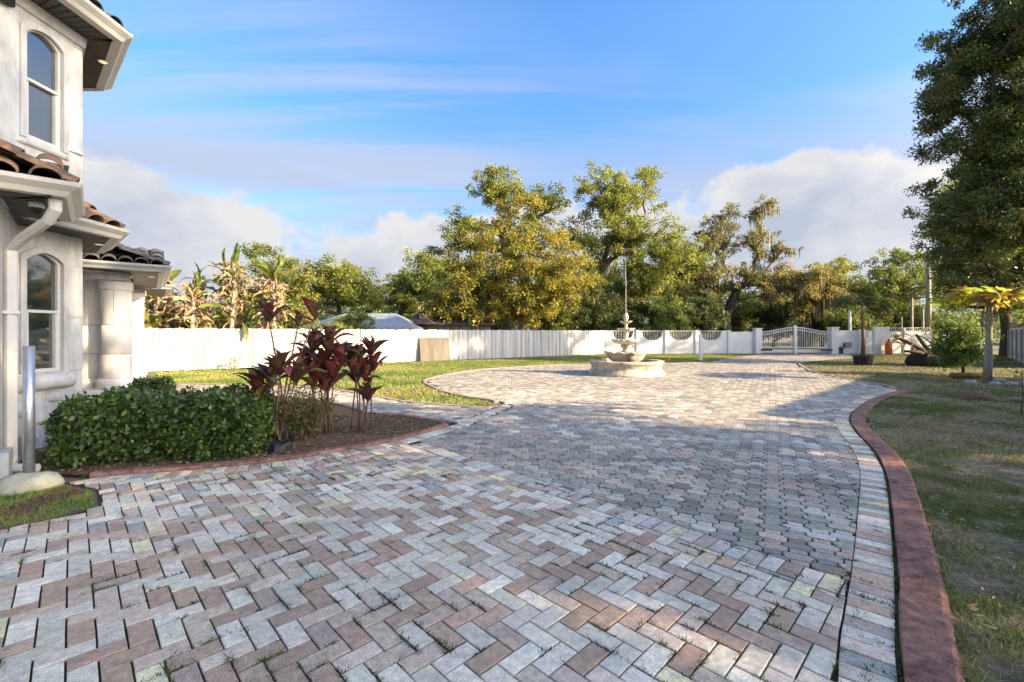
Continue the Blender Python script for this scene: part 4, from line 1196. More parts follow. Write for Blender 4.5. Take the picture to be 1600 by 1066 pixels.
# white post standing in the drive edge
t = empty('white_post', (9.9, 23.67, 0), 'lone white square post on the grass edge before the scalloped wall', 'post')
MB().box((9.9, 23.67, 0.66), (0.14, 0.14, 1.32)).obj('shaft', M_metalw, t)
MB().add([(9.82, 23.59, 1.32), (9.98, 23.59, 1.32), (9.98, 23.75, 1.32), (9.82, 23.75, 1.32), (9.9, 23.67, 1.39)], [(0, 1, 4), (1, 2, 4), (2, 3, 4), (3, 0, 4), (3, 2, 1, 0)]).obj('cap', M_metalw, t)
# orange gas bottle and two dark bottles by the wall
def gas(x, y, s, mat, label, group=None):
    t = empty('gas_cylinder', (x, y, 0), label, 'cylinder', group)
    MB().lathe([(0.001, 0.0), (0.14*s, 0.0), (0.15*s, 0.05*s), (0.15*s, 0.5*s), (0.12*s, 0.6*s), (0.05*s, 0.65*s), (0.001, 0.66*s)], (x, y, 0), 14).obj('body', mat, t, smooth=True)
    MB().lathe([(0.04*s, 0.64*s), (0.045*s, 0.78*s), (0.001, 0.78*s)], (x, y, 0), 10).obj('valve', M_black, t)
gas(25.05, 30.0, 1.35, M_orange, 'orange gas cylinder standing before the white return wall')
gas(25.25, 28.4, 0.8, M_black, 'short dark bottle on the grass right of the orange cylinder')
gas(25.55, 28.5, 1.0, M_log, 'taller tan bottle beside the short dark one on the grass')

# ================================================================== HOUSES BEYOND THE FENCE
def low_house(name, x0, x1, y, dep, zw, zr, roofm, wallm, label, hip=0.6):
    t = empty(name, ((x0+x1)/2, y+dep/2, 0), label, 'house')
    MB().box(((x0+x1)/2, y+dep/2, zw/2), (x1-x0-0.8, dep-0.8, zw)).obj('wall', wallm, t)
    ym = y+dep/2; hx = hip
    vs = [(x0, y, zw), (x1, y, zw), (x1, y+dep, zw), (x0, y+dep, zw), (x0+hx, ym, zr), (x1-hx, ym, zr)]
    vs += [(a, b, c-0.14) for a, b, c in vs[:4]]
    MB().add(vs, [(0, 1, 5, 4), (1, 2, 5), (2, 3, 4, 5), (3, 0, 4), (6, 7, 1, 0), (7, 8, 2, 1), (9, 6, 0, 3)]).obj('roof', roofm, t)
    return t
h1 = low_house('neighbour_house', -14.0, -6.4, 29.5, 6.0, 1.8, 2.85, M_roofl, M_trim, 'low pale house with light metal roof behind the fence', 2.0)
h2 = low_house('neighbour_house', -7.6, -1.2, 32.5, 6.0, 2.15, 3.15, M_roofd, M_ply, 'low house with dark shingle roof under the golden tree', 0.3)
MB().tube([(-3.1, 32.6, 2.0), (-3.1, 32.6, 2.75)], [0.05]*2, 8).obj('vent_pipe', M_trim, h2)
MB().add([(-7.0, 31.9, 2.05), (-5.4, 31.9, 2.05), (-6.2, 31.9, 2.62), (-7.0, 33.5, 2.05), (-5.4, 33.5, 2.05), (-6.2, 33.5, 2.62)], [(0, 2, 5, 3), (2, 1, 4, 5), (0, 1, 2)]).obj('porch_gable', M_roofd, h2)
# ================================================================== POLES
def pole(x, y, h, r, label, cat='pole', arm=False, mat=M_pole):
    t = empty('utility_pole', (x, y, 0), label, cat, 'poles behind the back wall')
    MB().tube([(x, y, 0), (x, y, h)], [r, r*0.75], 8).obj('shaft', mat, t, smooth=True)
    if arm:
        MB().box((x, y-r, h-0.5), (1.3, 0.09, 0.1)).obj('cross_arm', mat, t)
        MB().tube([(x+0.35, y-0.25, h-1.5), (x+0.35, y-0.25, h-0.9)], [0.16]*2, 10).obj('transformer', M_galv, t)
pole(32.4, 35.1, 8.0, 0.19, 'tallest grey wooden pole in front of the dark trees at right')
pole(29.6, 33.4, 4.0, 0.10, 'slim tan pole left of the tall grey wooden pole')
pole(30.6, 33.6, 3.2, 0.09, 'shorter tan pole nearest the tall grey wooden pole')
pole(28.5, 33.0, 2.6, 0.06, 'thin low pole leftmost of the cluster behind the right wall')
pole(25.0, 33.4, 3.1, 0.11, 'white pole rising behind the wall right of the gate', mat=M_metalw)

# ================================================================== VEGETATION GENERATORS
def leaf_cloud(C, rad, n_per, size, pal, flat=0.75, up=0.35, clump_var=0.22, leaf_var=0.22, aspect=0.45, shell=0.35):
    """C (k,3) clump centres, rad (k,) radii -> V, F, tint of diamond leaves"""
    C = np.asarray(C, float); k = len(C); rad = np.broadcast_to(np.asarray(rad, float), (k,))
    n_per = np.broadcast_to(np.asarray(n_per), (k,)).astype(int)
    idx = np.repeat(np.arange(k), n_per); n = len(idx)
    d = rng.normal(size=(n, 3)); d /= np.linalg.norm(d, axis=1)[:, None]
    r = rng.random(n)**shell
    p = C[idx]+d*(r*rad[idx])[:, None]*np.array((1, 1, flat))
    ax = rng.normal(size=(n, 3))+d*0.6; ax[:, 2] -= 0.15; ax /= np.linalg.norm(ax, axis=1)[:, None]
    nm = rng.normal(size=(n, 3)); nm[:, 2] = np.abs(nm[:, 2])+up
    sd = np.cross(ax, nm); sd /= np.linalg.norm(sd, axis=1)[:, None]+1e-9
    s = size*rng.uniform(0.65, 1.3, n)
    V = np.zeros((n, 4, 3))
    V[:, 0] = p; V[:, 2] = p+ax*s[:, None]
    mid = p+ax*(s*0.45)[:, None]
    V[:, 1] = mid+sd*(s*aspect*0.5)[:, None]; V[:, 3] = mid-sd*(s*aspect*0.5)[:, None]
    pal = np.array(pal, float); m = len(pal)
    ct = rng.random(k)
    x = np.clip(ct[idx]*0.55+rng.random(n)*0.45, 0, 0.999)*(m-1)
    i = x.astype(int); f = (x-i)[:, None]
    col_ = pal[i]*(1-f)+pal[np.minimum(i+1, m-1)]*f
    col_ = col_*(1+rng.uniform(-clump_var, clump_var, k)[idx])[:, None]*(1+rng.uniform(-leaf_var, leaf_var, n))[:, None]
    return V.reshape(-1, 3), np.arange(n*4).reshape(n, 4), col_
def skeleton(base, trunk_pts, targets, r0=0.25, rtip=0.02, seg=1.0, wob=0.12, exp=2.0):
    """nodes joining targets to the trunk by nearest attachment; returns paths with radii"""
    nodes = [np.array(base, float)]; par = [-1]
    for p in trunk_pts: nodes.append(np.array(p, float)); par.append(len(nodes)-2)
    top = nodes[-1]
    order = np.argsort([np.linalg.norm(t-top) for t in targets])
    tips = []
    first = max(1, len(trunk_pts)//2)
    for oi in order:
        t = np.array(targets[oi], float)
        A = np.array(nodes)
        d = np.linalg.norm(A-t, axis=1)+np.maximum(0, A[:, 2]-t[2]+0.2)*1.3
        d[:first] += 3
        j = int(np.argmin(d)); a = nodes[j]
        L = np.linalg.norm(t-a); n = max(1, int(L/seg)); last = j
        for q in range(1, n+1):
            u = q/n
            p = a+(t-a)*u+rng.normal(0, wob*min(1, L*0.5), 3)*(1 if q < n else 0)
            p[2] += 0.10*L*math.sin(math.pi*u)
            nodes.append(p); par.append(last); last = len(nodes)-1
        tips.append(last)
    N = len(nodes); w = np.zeros(N)
    kids = [0]*N
    for i in range(1, N): kids[par[i]] += 1
    for i in range(N-1, 0, -1):
        if kids[i] == 0 and w[i] == 0: w[i] = rtip**exp
        w[par[i]] += w[i]
    rad = w**(1/exp); rad = rad/rad[0]*r0; rad = np.maximum(rad, rtip*0.6)
    return nodes, par, rad
def wood_mesh(nodes, par, rad, sides=6, flare=True):
    mb = MB()
    N = len(nodes); ch = {}
    for i in range(1, N): ch.setdefault(par[i], []).append(i)
    # follow main chains
    stack = [0]; started = set()
    chains = []
    stack = [(0, None)]
    while stack:
        i, p = stack.pop()
        chain = [p, i] if p is not None else [i]
        while True:
            c = ch.get(i, [])
            if not c: break
            c = sorted(c, key=lambda q: -rad[q])
            for q in c[1:]: stack.append((q, i))
            i = c[0]; chain.append(i)
        chains.append(chain)
    for c in chains:
        if len(c) < 2: continue
        rr = [rad[q] for q in c]
        if c[0] != 0: rr[0] = min(rr[0], rr[1]*1.15)
        elif flare: rr[0] *= 1.45
        mb.tube([nodes[q] for q in c], rr, sides if max(rr) > 0.05 else 4, cap=False)
    return mb
def ell_points(ells):
    out = []
    for (cx, cy, cz, rx, ry, rz, n) in ells:
        k = 0; last = []
        while k < n:
            d = rng.normal(size=3); d /= np.linalg.norm(d); r = rng.random()**0.42
            r *= 0.92+0.26*math.sin(3.1*d[0]+2.3*cx+1.7*d[2])*math.cos(2.7*d[1]+cz)+0.10*math.sin(6*d[2]+5*d[0]+cx)
            out.append(np.array((cx, cy, cz))+d*r*np.array((rx, ry, rz))); k += 1
    return np.array(out)
def moss_mesh(anchors, ln, n_per, pal):
    k = len(anchors); idx = np.repeat(np.arange(k), n_per); n = len(idx)
    p = np.asarray(anchors)[idx]+rng.normal(0, 0.28, (n, 3))*np.array((1, 1, 0.6))
    l = ln*rng.uniform(0.3, 1.2, n); a = rng.uniform(0, 2*math.pi, n); w = rng.uniform(0.02, 0.06, n)
    V = np.zeros((n, 4, 3))
    o = np.stack([np.cos(a)*w, np.sin(a)*w, np.zeros(n)], 1)
    V[:, 0] = p-o; V[:, 1] = p+o
    mid = p.copy(); mid[:, 2] -= l*0.55; mid[:, :2] += rng.normal(0, 0.05, (n, 2))
    V[:, 2] = mid+o*0.8; V[:, 2, 2] -= l*0.45; V[:, 3] = mid-o*0.9
    pal = np.array(pal); col_ = pal[rng.integers(0, len(pal), n)]*rng.uniform(0.7, 1.25, (n, 1))
    return np_mesh('moss', V.reshape(-1, 3), np.arange(n*4).reshape(n, 4), M_moss, col_)
def tree(name, label, cat, base, trunk, ells, pal, r0=0.3, clump=1.0, leaves=170, lsize=0.2, moss=None, bark=None, group=None, mat=None, seg=1.0, aspect=0.5, flat=0.75, dens=1.0, sub=4):
    t = empty(name, base, label, cat, group)
    targets = ell_points(ells)
    nodes, par, rad = skeleton(base, trunk, targets, r0*0.72, 0.010, seg)
    wm = wood_mesh(nodes, par, rad)
    n = len(targets)
    # every limb tip carries a few leafy sprays on twigs
    subs = []; srad = []
    for p in targets:
        for q in range(random.randint(max(1, sub-1), sub+1)):
            d = rng.normal(size=3); d[2] = d[2]*0.6+0.1
            c_ = p+d*clump*0.52
            subs.append(c_); srad.append(clump*random.uniform(0.32, 0.66))
            if clump > 0.35:
                wm.tube([p, (p+c_)/2+rng.normal(0, 0.05, 3), c_+d*0.12], [0.011, 0.008, 0.004], 3, cap=False)
    wm.obj('trunk', bark or M_bark, t, smooth=True)
    subs = np.array(subs); srad = np.array(srad)
    cnt = (dens*leaves*1.9/sub*(srad/(0.5*clump))**1.6).astype(int)+4
    V, F, c = leaf_cloud(subs, srad, cnt, lsize*0.80, pal, aspect=aspect*1.15, flat=flat, shell=0.62)
    link('crown', np_mesh('crown', V, F, mat or M_leaf, c), t)
    if moss:
        m_n, m_len, m_per, m_pal = moss
        sel = targets[rng.choice(n, min(n, m_n), replace=False)]
        link('hanging_moss', moss_mesh(sel, m_len, m_per, m_pal), t)['kind'] = 'stuff'
    return t
GOLD = [(0.182, 0.201, 0.039), (0.267, 0.259, 0.045), (0.342, 0.299, 0.049), (0.364, 0.282, 0.049)]
OLIVE = [(0.140, 0.191, 0.043), (0.217, 0.255, 0.053), (0.300, 0.312, 0.062), (0.356, 0.340, 0.072)]
DARK = [(0.039, 0.062, 0.021), (0.062, 0.088, 0.026), (0.098, 0.117, 0.034), (0.156, 0.156, 0.039)]
MID = [(0.094, 0.149, 0.035), (0.155, 0.206, 0.047), (0.221, 0.251, 0.057), (0.302, 0.298, 0.064)]
GREYO = [(0.152, 0.159, 0.059), (0.221, 0.207, 0.076), (0.276, 0.241, 0.088)]
MOSSP = [(0.32, 0.29, 0.17), (0.38, 0.33, 0.20), (0.26, 0.24, 0.14)]

# ================================================================== TREES BEYOND THE FENCE
tree('golden_tree', 'broad golden-leaved tree behind the board fence left of the fountain', 'tree', (0.9, 34.5, 0),
     [(0.8, 34.5, 1.2), (0.7, 34.4, 2.4), (0.5, 34.3, 3.6)],
     [(0.4, 34.0, 6.6, 4.6, 3.6, 4.4, 85), (-3.6, 33.5, 5.2, 2.3, 2.2, 2.6, 26), (4.0, 33.8, 5.6, 2.2, 2.2, 3.2, 26), (-5.4, 33.5, 3.6, 1.6, 1.6, 1.3, 12), (0.5, 32.6, 3.2, 3.6, 1.5, 1.6, 22)],
     GOLD, r0=0.36, clump=1.0, leaves=165, lsize=0.24, bark=M_palebark)
tree('oak_tree', 'tallest oak with open crown above and behind the fountain', 'tree', (7.6, 42, 0),
     [(7.7, 42, 2.5), (7.8, 42, 5.0), (8.3, 42, 7.4), (9.0, 42, 9.6)],
     [(9.6, 42, 13.6, 4.4, 3.6, 3.2, 60), (11.2, 41.5, 10.4, 3.8, 3.4, 2.2, 40), (14.0, 41, 8.2, 3.4, 3, 2.6, 42), (6.6, 42, 9.4, 2.6, 2.6, 2.4, 24), (12.9, 42, 16.2, 0.9, 0.9, 0.7, 6), (16.4, 41.5, 8.0, 1.6, 1.6, 1.6, 12), (6.4, 41, 5.4, 3.0, 2.4, 2.4, 34), (11.5, 41, 6.0, 3.0, 2.4, 2.2, 34)],
     OLIVE, r0=0.55, clump=1.0, leaves=125, lsize=0.26, moss=(22, 1.0, 8, MOSSP))
tree('oak_tree', 'olive oak whose tops rise behind the golden tree', 'tree', (-0.5, 45, 0),
     [(-0.5, 45, 3), (-0.6, 45, 6), (-0.8, 45, 9.5)],
     [(-1.4, 45, 15.6, 2.6, 2.4, 1.9, 34), (3.2, 45, 14.6, 2.2, 2.2, 1.8, 22), (-5.0, 44.5, 11.6, 2.4, 2.2, 2.2, 26), (-7.6, 44, 8.6, 1.8, 1.8, 2.0, 14), (0.5, 45, 11.0, 5, 3, 2.5, 30)],
     OLIVE, r0=0.5, clump=1.05, leaves=130, lsize=0.27)
tree('mossy_oak', 'grey-green oak with bare upper limbs and hanging moss left of the gate', 'tree', (20.2, 42, 0),
     [(20.1, 42, 1.4), (19.9, 42, 2.8), (20.4, 42, 4.2), (21.0, 42, 5.6)],
     [(19.0, 42, 10.2, 2.1, 2.1, 2.2, 26), (18.6, 41.6, 6.2, 2.6, 2.4, 2.2, 30), (23.2, 41.6, 6.4, 2.6, 2.2, 2.0, 24), (22.6, 42, 9.6, 2.6, 2.0, 1.8, 13), (23.2, 42, 12.8, 1.2, 1.2, 1.2, 7), (25.2, 42, 9.0, 0.9, 0.9, 1.1, 5), (20.2, 42, 12.4, 0.8, 0.8, 0.8, 4)],
     GREYO, r0=0.55, clump=0.82, leaves=105, lsize=0.24, moss=(34, 1.3, 14, MOSSP))
tree('mossy_oak', 'pale mossy oak directly above the left part of the gate', 'tree', (26.4, 41, 0),
     [(26.4, 41, 1.6), (26.3, 41, 3.2)],
     [(25.6, 40.6, 5.6, 3.2, 2.6, 2.4, 48), (28.4, 41, 5.0, 2.4, 2.2, 2.2, 26)],
     [(0.21, 0.195, 0.06), (0.29, 0.25, 0.08), (0.35, 0.28, 0.09)], r0=0.4, clump=0.95, leaves=130, lsize=0.24, moss=(30, 1.5, 14, MOSSP))
tree('oak_tree', 'golden olive tree above the right part of the gate', 'tree', (32.4, 47, 0),
     [(32.4, 47, 2), (32.4, 47, 4)],
     [(31.6, 46.6, 6.0, 3.0, 2.4, 2.4, 44), (34.3, 47, 7.8, 0.8, 0.8, 1.5, 7)], OLIVE, r0=0.4, clump=0.95, leaves=130, lsize=0.26)
tree('dark_tree', 'dark green tree beside the tall grey pole', 'tree', (35.0, 41, 0),
     [(35, 41, 1.5), (35, 41, 3)],
     [(34.6, 40.4, 5.6, 3.6, 2.8, 3.6, 70), (31.8, 40.5, 4.0, 2.0, 2.0, 2.2, 22)], MID, r0=0.4, clump=1.0, leaves=150, lsize=0.24)
tree('dark_tree', 'big dark tree low behind the papaya and the right fence', 'tree', (30.5, 27.8, 0),
     [(30.5, 27.8, 1.6), (30.3, 27.8, 3.4)],
     [(29.2, 27.4, 5.2, 3.2, 2.6, 3.2, 70), (28.6, 27.6, 9.0, 2.6, 2.4, 2.6, 40), (33.5, 28, 5.5, 3.5, 3, 4.0, 50), (28.0, 27.4, 6.6, 2.0, 2.2, 4.2, 50)], MID, r0=0.4, clump=0.9, leaves=230, lsize=0.18)
tree('laurel_tree', 'giant dark laurel tree filling the upper right corner', 'tree', (22.6, 19.0, 0),
     [(22.6, 19, 1.6), (22.5, 19, 3.4), (22.4, 19, 6.0), (22.2, 19, 9.0)],
     [(21.6, 18.6, 12.4, 3.7, 3.6, 4.6, 130), (21.6, 19.2, 6.6, 2.9, 2.8, 2.9, 62), (24.5, 19.5, 10, 4, 4, 5, 60), (20.9, 18.6, 9.4, 2.0, 2.0, 1.8, 26), (23.0, 19, 3.4, 2.2, 2.2, 1.2, 18), (21.4, 18.8, 7.6, 2.2, 2.2, 2.6, 44), (20.9, 18.4, 14.0, 2.8, 2.6, 3.0, 40)],
     [(0.055, 0.092, 0.024), (0.085, 0.125, 0.030), (0.13, 0.16, 0.036), (0.25, 0.23, 0.045)], r0=0.5, clump=0.82, leaves=330, lsize=0.165, dens=1.15, aspect=0.42, mat=M_glossleaf)
for lab, x, y, h, pal in (('olive tree filling the gap behind the fountain jet', 11.5, 48.5, 6.2, OLIVE), ('dark olive tree behind the scalloped wall dips', 17.2, 48, 6.0, MID),
                          ('dark tree behind the left side of the golden tree', -4.6, 49, 5.0, MID), ('olive tree behind the golden tree trunk', 3.6, 49, 4.6, MID), ('olive tree far behind the gate', 25.0, 51, 4.4, OLIVE), ('distant dark tree behind the poles', 38.0, 50, 4.8, MID), ('distant dark tree left of the thin airy tree', -26.0, 45, 3.6, OLIVE)):
    tree('backdrop_tree', lab, 'tree', (x, y, 0), [(x, y, 1.2), (x, y, 2.4)], [(x, y, h, 4.2, 2.6, h*0.72, 60)], pal, r0=0.3, clump=1.1, leaves=120, lsize=0.3, group='trees closing the background')
# left side
tree('thin_tree', 'thin airy grey-green tree behind the withered bananas', 'tree', (-18.6, 36, 0),
     [(-18.6, 36, 2), (-18.6, 36, 4)], [(-18.6, 36, 6.4, 3.0, 2, 1.8, 36), (-20.2, 36, 8.0, 1.4, 1, 0.6, 8)], MID, r0=0.25, clump=0.7, leaves=70, lsize=0.2)
tree('olive_tree', 'yellow-green tree left of the pale metal-roofed house', 'tree', (-14.6, 38, 0),
     [(-14.6, 38, 1.5), (-14.6, 38, 3)], [(-14.8, 37.6, 5.6, 3.0, 2.4, 2.2, 52), (-12.4, 38, 4.6, 2, 2, 2, 22), (-17.4, 36.5, 3.8, 2.4, 2, 1.8, 30)], OLIVE, r0=0.3, clump=0.95, leaves=140, lsize=0.24)
tree('dark_tree', 'dark tree standing above the pale metal-roofed house', 'tree', (-10.4, 42, 0),
     [(-10.4, 42, 1.5), (-10.4, 42, 3.4)], [(-10.2, 41.6, 5.4, 2.6, 2.4, 2.6, 44), (-7.6, 41.6, 6.4, 2.2, 2.2, 2.4, 34)], MID, r0=0.35, clump=1.0, leaves=140, lsize=0.25, moss=(12, 1.2, 8, MOSSP))
# understorey behind the wall
US = [(3.4, 35.5, 2.6, MID, 'leafy dark shrub behind the board fence nearest the golden tree'), (6.6, 36.0, 2.9, DARK, 'dark shrub behind the fence corner left of the fountain'),
      (9.4, 37.0, 3.2, DARK, 'dark shrub directly behind the fountain top'), (12.4, 36.6, 2.9, MID, 'shrub behind the second and third wall dips'),
      (15.6, 37.4, 2.9, DARK, 'dark shrub behind the rightmost wall dip'), (25.8, 44.5, 2.9, DARK, 'dark shrub across the street behind the left gate leaf'),
      (29.6, 44.8, 2.8, DARK, 'dark shrub across the street behind the right gate leaf'), (20.8, 45.0, 2.9, DARK, 'dark shrub behind the mossy oak trunk'),
      (33.6, 37.2, 2.4, DARK, 'dark shrub behind the poles at right'), (28.2, 37.8, 2.4, MID, 'shrub behind the wall right of the gate')]
for x, y, h, pal, lab in US:
    tree('understorey_shrub', lab, 'shrub', (x, y, 0), [(x, y, 0.6), (x+0.1, y, 1.2)], [(x, y, h*0.85, 2.0, 1.6, h*0.75, 34)], pal, r0=0.16, clump=0.85, leaves=140, lsize=0.22, group='shrubs behind the wall', moss=(6, 1.0, 6, MOSSP))
tree('yellow_bush', 'round yellow-green bush just behind the board fence by the pale roof', 'bush', (-9.4, 27.2, 0), [(-9.4, 27.2, 0.5), (-9.4, 27.2, 1.0)], [(-9.4, 27.2, 1.75, 1.15, 0.8, 0.95, 34)],
     [(0.10, 0.14, 0.03), (0.19, 0.21, 0.035), (0.27, 0.26, 0.04)], r0=0.1, clump=0.42, leaves=130, lsize=0.13)
# far woods reads as one mass
fx = rng.uniform(-85, 95, 900); fy = rng.uniform(52, 66, 900)
fz = rng.uniform(0.15, 1.0, 900)*(4.6+1.8*np.sin(fx*0.21)+1.2*np.sin(fx*0.53+1))+1.0
V, F, c = leaf_cloud(np.stack([fx, fy, fz*0.8], 1), rng.uniform(1.4, 2.6, 900), 110, 0.5, MID)
o = link('far_woods', np_mesh('far_woods', V, F, M_leaf, c)); tag(o, 'distant low woodland closing the horizon', 'woods', kind='stuff')

# ================================================================== WITHERED BANANA PLANTS behind the fence
def strap_leaf(ln, w, droop, pal, mat, name, seg=7, rag=0.35, fold=0.25, up=0.5):
    """arched ragged leaf along +x, starting at origin, rising then drooping"""
    mb = MB(); P_ = []
    for k in range(seg+1):
        u = k/seg; a = up-droop*u
        if k == 0: x = z = 0.0
        else: x += ln/seg*math.cos(a); z += ln/seg*math.sin(a)
        P_.append((x, z, w*(math.sin(math.pi*min(1, 0.08+0.92*u))**0.6)*(0.35+0.65*min(1, u*3))))
    vs = []
    for (x, z, ww) in P_:
        j = random.uniform(1-rag, 1)
        vs += [(x, -ww*j, z+fold*ww*random.uniform(0.2, 1)), (x, 0, z), (x, ww*random.uniform(1-rag, 1), z+fold*ww*random.uniform(0.2, 1))]
    for k in range(seg):
        c = tuple(v*random.uniform(0.75, 1.2) for v in random.choice(pal))
        mb.add(vs[3*k:3*k+6], [(0, 3, 4, 1), (1, 4, 5, 2)], c)
    return mb.mesh(name, mat, tints=True)
DRYP = [(0.34, 0.235, 0.135), (0.42, 0.30, 0.185), (0.28, 0.18, 0.10), (0.48, 0.36, 0.24), (0.22, 0.15, 0.085)]
GRNB = [(0.20, 0.23, 0.04), (0.26, 0.26, 0.05), (0.13, 0.17, 0.035)]
DRYL = [strap_leaf(random.uniform(0.8, 1.6), random.uniform(0.045, 0.13), random.uniform(1.4, 3.0), DRYP, M_dry, 'leaf', 10, 0.9, 1.6, random.uniform(0.4, 1.45)) for _ in range(14)]
GRNL = [strap_leaf(random.uniform(1.3, 1.8), random.uniform(0.2, 0.27), random.uniform(0.7, 1.4), GRNB, M_leaf, 'leaf', 8, 0.3, 0.4, random.uniform(0.9, 1.3)) for _ in range(4)]
bw = ['leftmost', 'second from left', 'third from left', 'fourth from left', 'fifth from left', 'sixth from left', 'seventh from left', 'eighth from left', 'rightmost']
bpos = sorted([(-16.6, 18.4), (-15.6, 19.6), (-14.9, 18.9), (-14.0, 20.2), (-13.5, 19.0), (-12.9, 20.9), (-12.4, 19.8), (-11.6, 21.2), (-10.9, 20.6)], key=lambda q: q[0]/q[1])
for (x, y), wd in zip(bpos, bw):
    h = random.uniform(2.8, 4.3)
    t = empty('banana_plant', (x, y, 0), f'{wd} of the withered tan banana plants behind the board fence', 'banana plant', 'withered banana plants')
    lean = (random.uniform(-0.25, 0.25), random.uniform(-0.2, 0.2))
    MB().tube([(x, y, 0), (x+lean[0]*0.4, y+lean[1]*0.4, h*0.5), (x+lean[0], y+lean[1], h)], [0.13, 0.10, 0.06], 7).obj('stem', M_palebark, t, smooth=True)
    for k in range(66):
        f = random.uniform(0.40, 1.0)
        me = random.choice(DRYL) if random.random() < 0.93 else random.choice(GRNL)
        link('leaf', me, t, (x+lean[0]*f, y+lean[1]*f, h*f), (random.gauss(0, 0.35), random.gauss(0, 0.3), random.uniform(0, 2*math.pi)), (random.uniform(0.7, 1.15),)*3)
    for k in range(5):
        link('leaf', random.choice(DRYL[:6]+GRNL[:1]), t, (x+lean[0], y+lean[1], h), (random.gauss(0, 0.3), -random.uniform(0.7, 1.15), random.uniform(0, 6.3)), (random.uniform(0.7, 1.0),)*3)
# undergrowth between them and one green leaf hanging over the fence
tree('green_bush', 'yellow-green bush between the withered bananas and the maroon plants', 'bush', (-12.0, 24.5, 0), [(-12.0, 24.5, 0.6), (-12.0, 24.5, 1.2)], [(-12.2, 24.5, 2.1, 1.9, 1.2, 1.1, 34), (-9.9, 25.4, 1.5, 1.2, 1.0, 0.7, 14)], OLIVE, r0=0.12, clump=0.5, leaves=120, lsize=0.15)
tree('green_bush', 'olive undergrowth beneath the withered banana plants', 'bush', (-14.6, 20.0, 0), [(-14.6, 20.0, 0.5), (-14.6, 20.0, 1.0)], [(-14.4, 20.4, 1.7, 2.6, 1.6, 0.9, 44)], [(0.13, 0.12, 0.04), (0.22, 0.19, 0.06), (0.32, 0.23, 0.11)], r0=0.12, clump=0.5, leaves=90, lsize=0.15)
t = empty('fallen_banana_leaf', (-11.0, 18.7, 1.6), 'long yellow-green banana leaf hanging over the board fence', 'leaf')
link('blade', strap_leaf(1.5, 0.13, 3.2, [(0.16, 0.19, 0.04), (0.24, 0.23, 0.05), (0.12, 0.13, 0.04)], M_leaf, 'blade', 9, 0.7, 0.6, 1.2), t, (-11.3, 18.9, 1.55), (0, 0, R(-50)))

# ================================================================== HEDGE, SHRUB and MAROON PLANTS by the drive
def hedge(name, label, A, B, dep, z0, z1, n, size, pal):
    A = np.array(A); B = np.array(B); d = B-A; ln = np.linalg.norm(d); d /= ln; nn = np.array((-d[1], d[0]))
    t = empty(name, (*((A+B)/2), 0), label, 'hedge')
    # wobbly rounded box
    u = rng.random(n); v = rng.random(n); w = rng.random(n)
    face = rng.choice(4, n, p=[0.42, 0.36, 0.11, 0.11])
    dp = rng.random(n)**1.6*0.16
    u = np.where(face == 2, dp/ln, np.where(face == 3, 1-dp/ln, u)); v = np.where(face == 0, dp/dep, v); w = np.where(face == 1, 1-dp/(z1-z0), w)
    p = np.zeros((n, 3)); 
    bul = 0.08*np.sin(u*9+1)+0.06*np.sin(u*19+w*6)+0.05*np.sin(v*11+u*7)+0.05*np.sin(u*41+w*9+v*13)
    wr = np.clip((w-0.75)/0.25, 0, 1)**2
    ur = np.clip((np.abs(u-0.5)-0.40)/0.10, 0, 1)**2
    vv = v*dep-(bul*0.7+0.06*np.sin(w*3))*(1-v)+wr*0.10*(1-v)
    p[:, :2] = A+np.outer(0.5*ln+(u-0.5)*(ln-0.12*wr), d)+np.outer(vv+ur*0.14*(1-2*v), nn)
    p[:, 2] = z0+(z1-z0)*w*(1+bul*0.5-0.10*ur)
    V, F, c = leaf_cloud(p, 0.05, 1, size, pal, flat=1.0, up=0.6, aspect=0.55)
    link('foliage', np_mesh('foliage', V, F, M_glossleaf, c), t)
    mb = MB()
    for k in range(16):
        q = A+d*random.uniform(0.1, 0.9)*ln+nn*random.uniform(0.2, 0.8)*dep
        for _ in range(3): mb.tube([(q[0], q[1], 0), (q[0]+random.gauss(0, 0.05), q[1]+random.gauss(0, 0.05), z1*0.5), (q[0]+random.gauss(0, 0.15), q[1]+random.gauss(0, 0.12), z1*0.85)], [0.012, 0.009, 0.004], 4)
    mb.obj('stems', M_bark, t)
    return t
HP = [(0.024, 0.052, 0.012), (0.045, 0.085, 0.018), (0.075, 0.125, 0.024), (0.15, 0.19, 0.035)]
hedge('clipped_hedge', 'clipped dark green hedge at the house corner beside the drive', (-4.82, 4.70), (-2.92, 5.08), 1.05, 0.05, 0.66, 17000, 0.068, HP)
hedge('clipped_hedge', 'small hedge in front of the portico columns', (-7.42, 8.75), (-6.82, 9.0), 0.4, 0.03, 0.48, 2200, 0.06, HP)
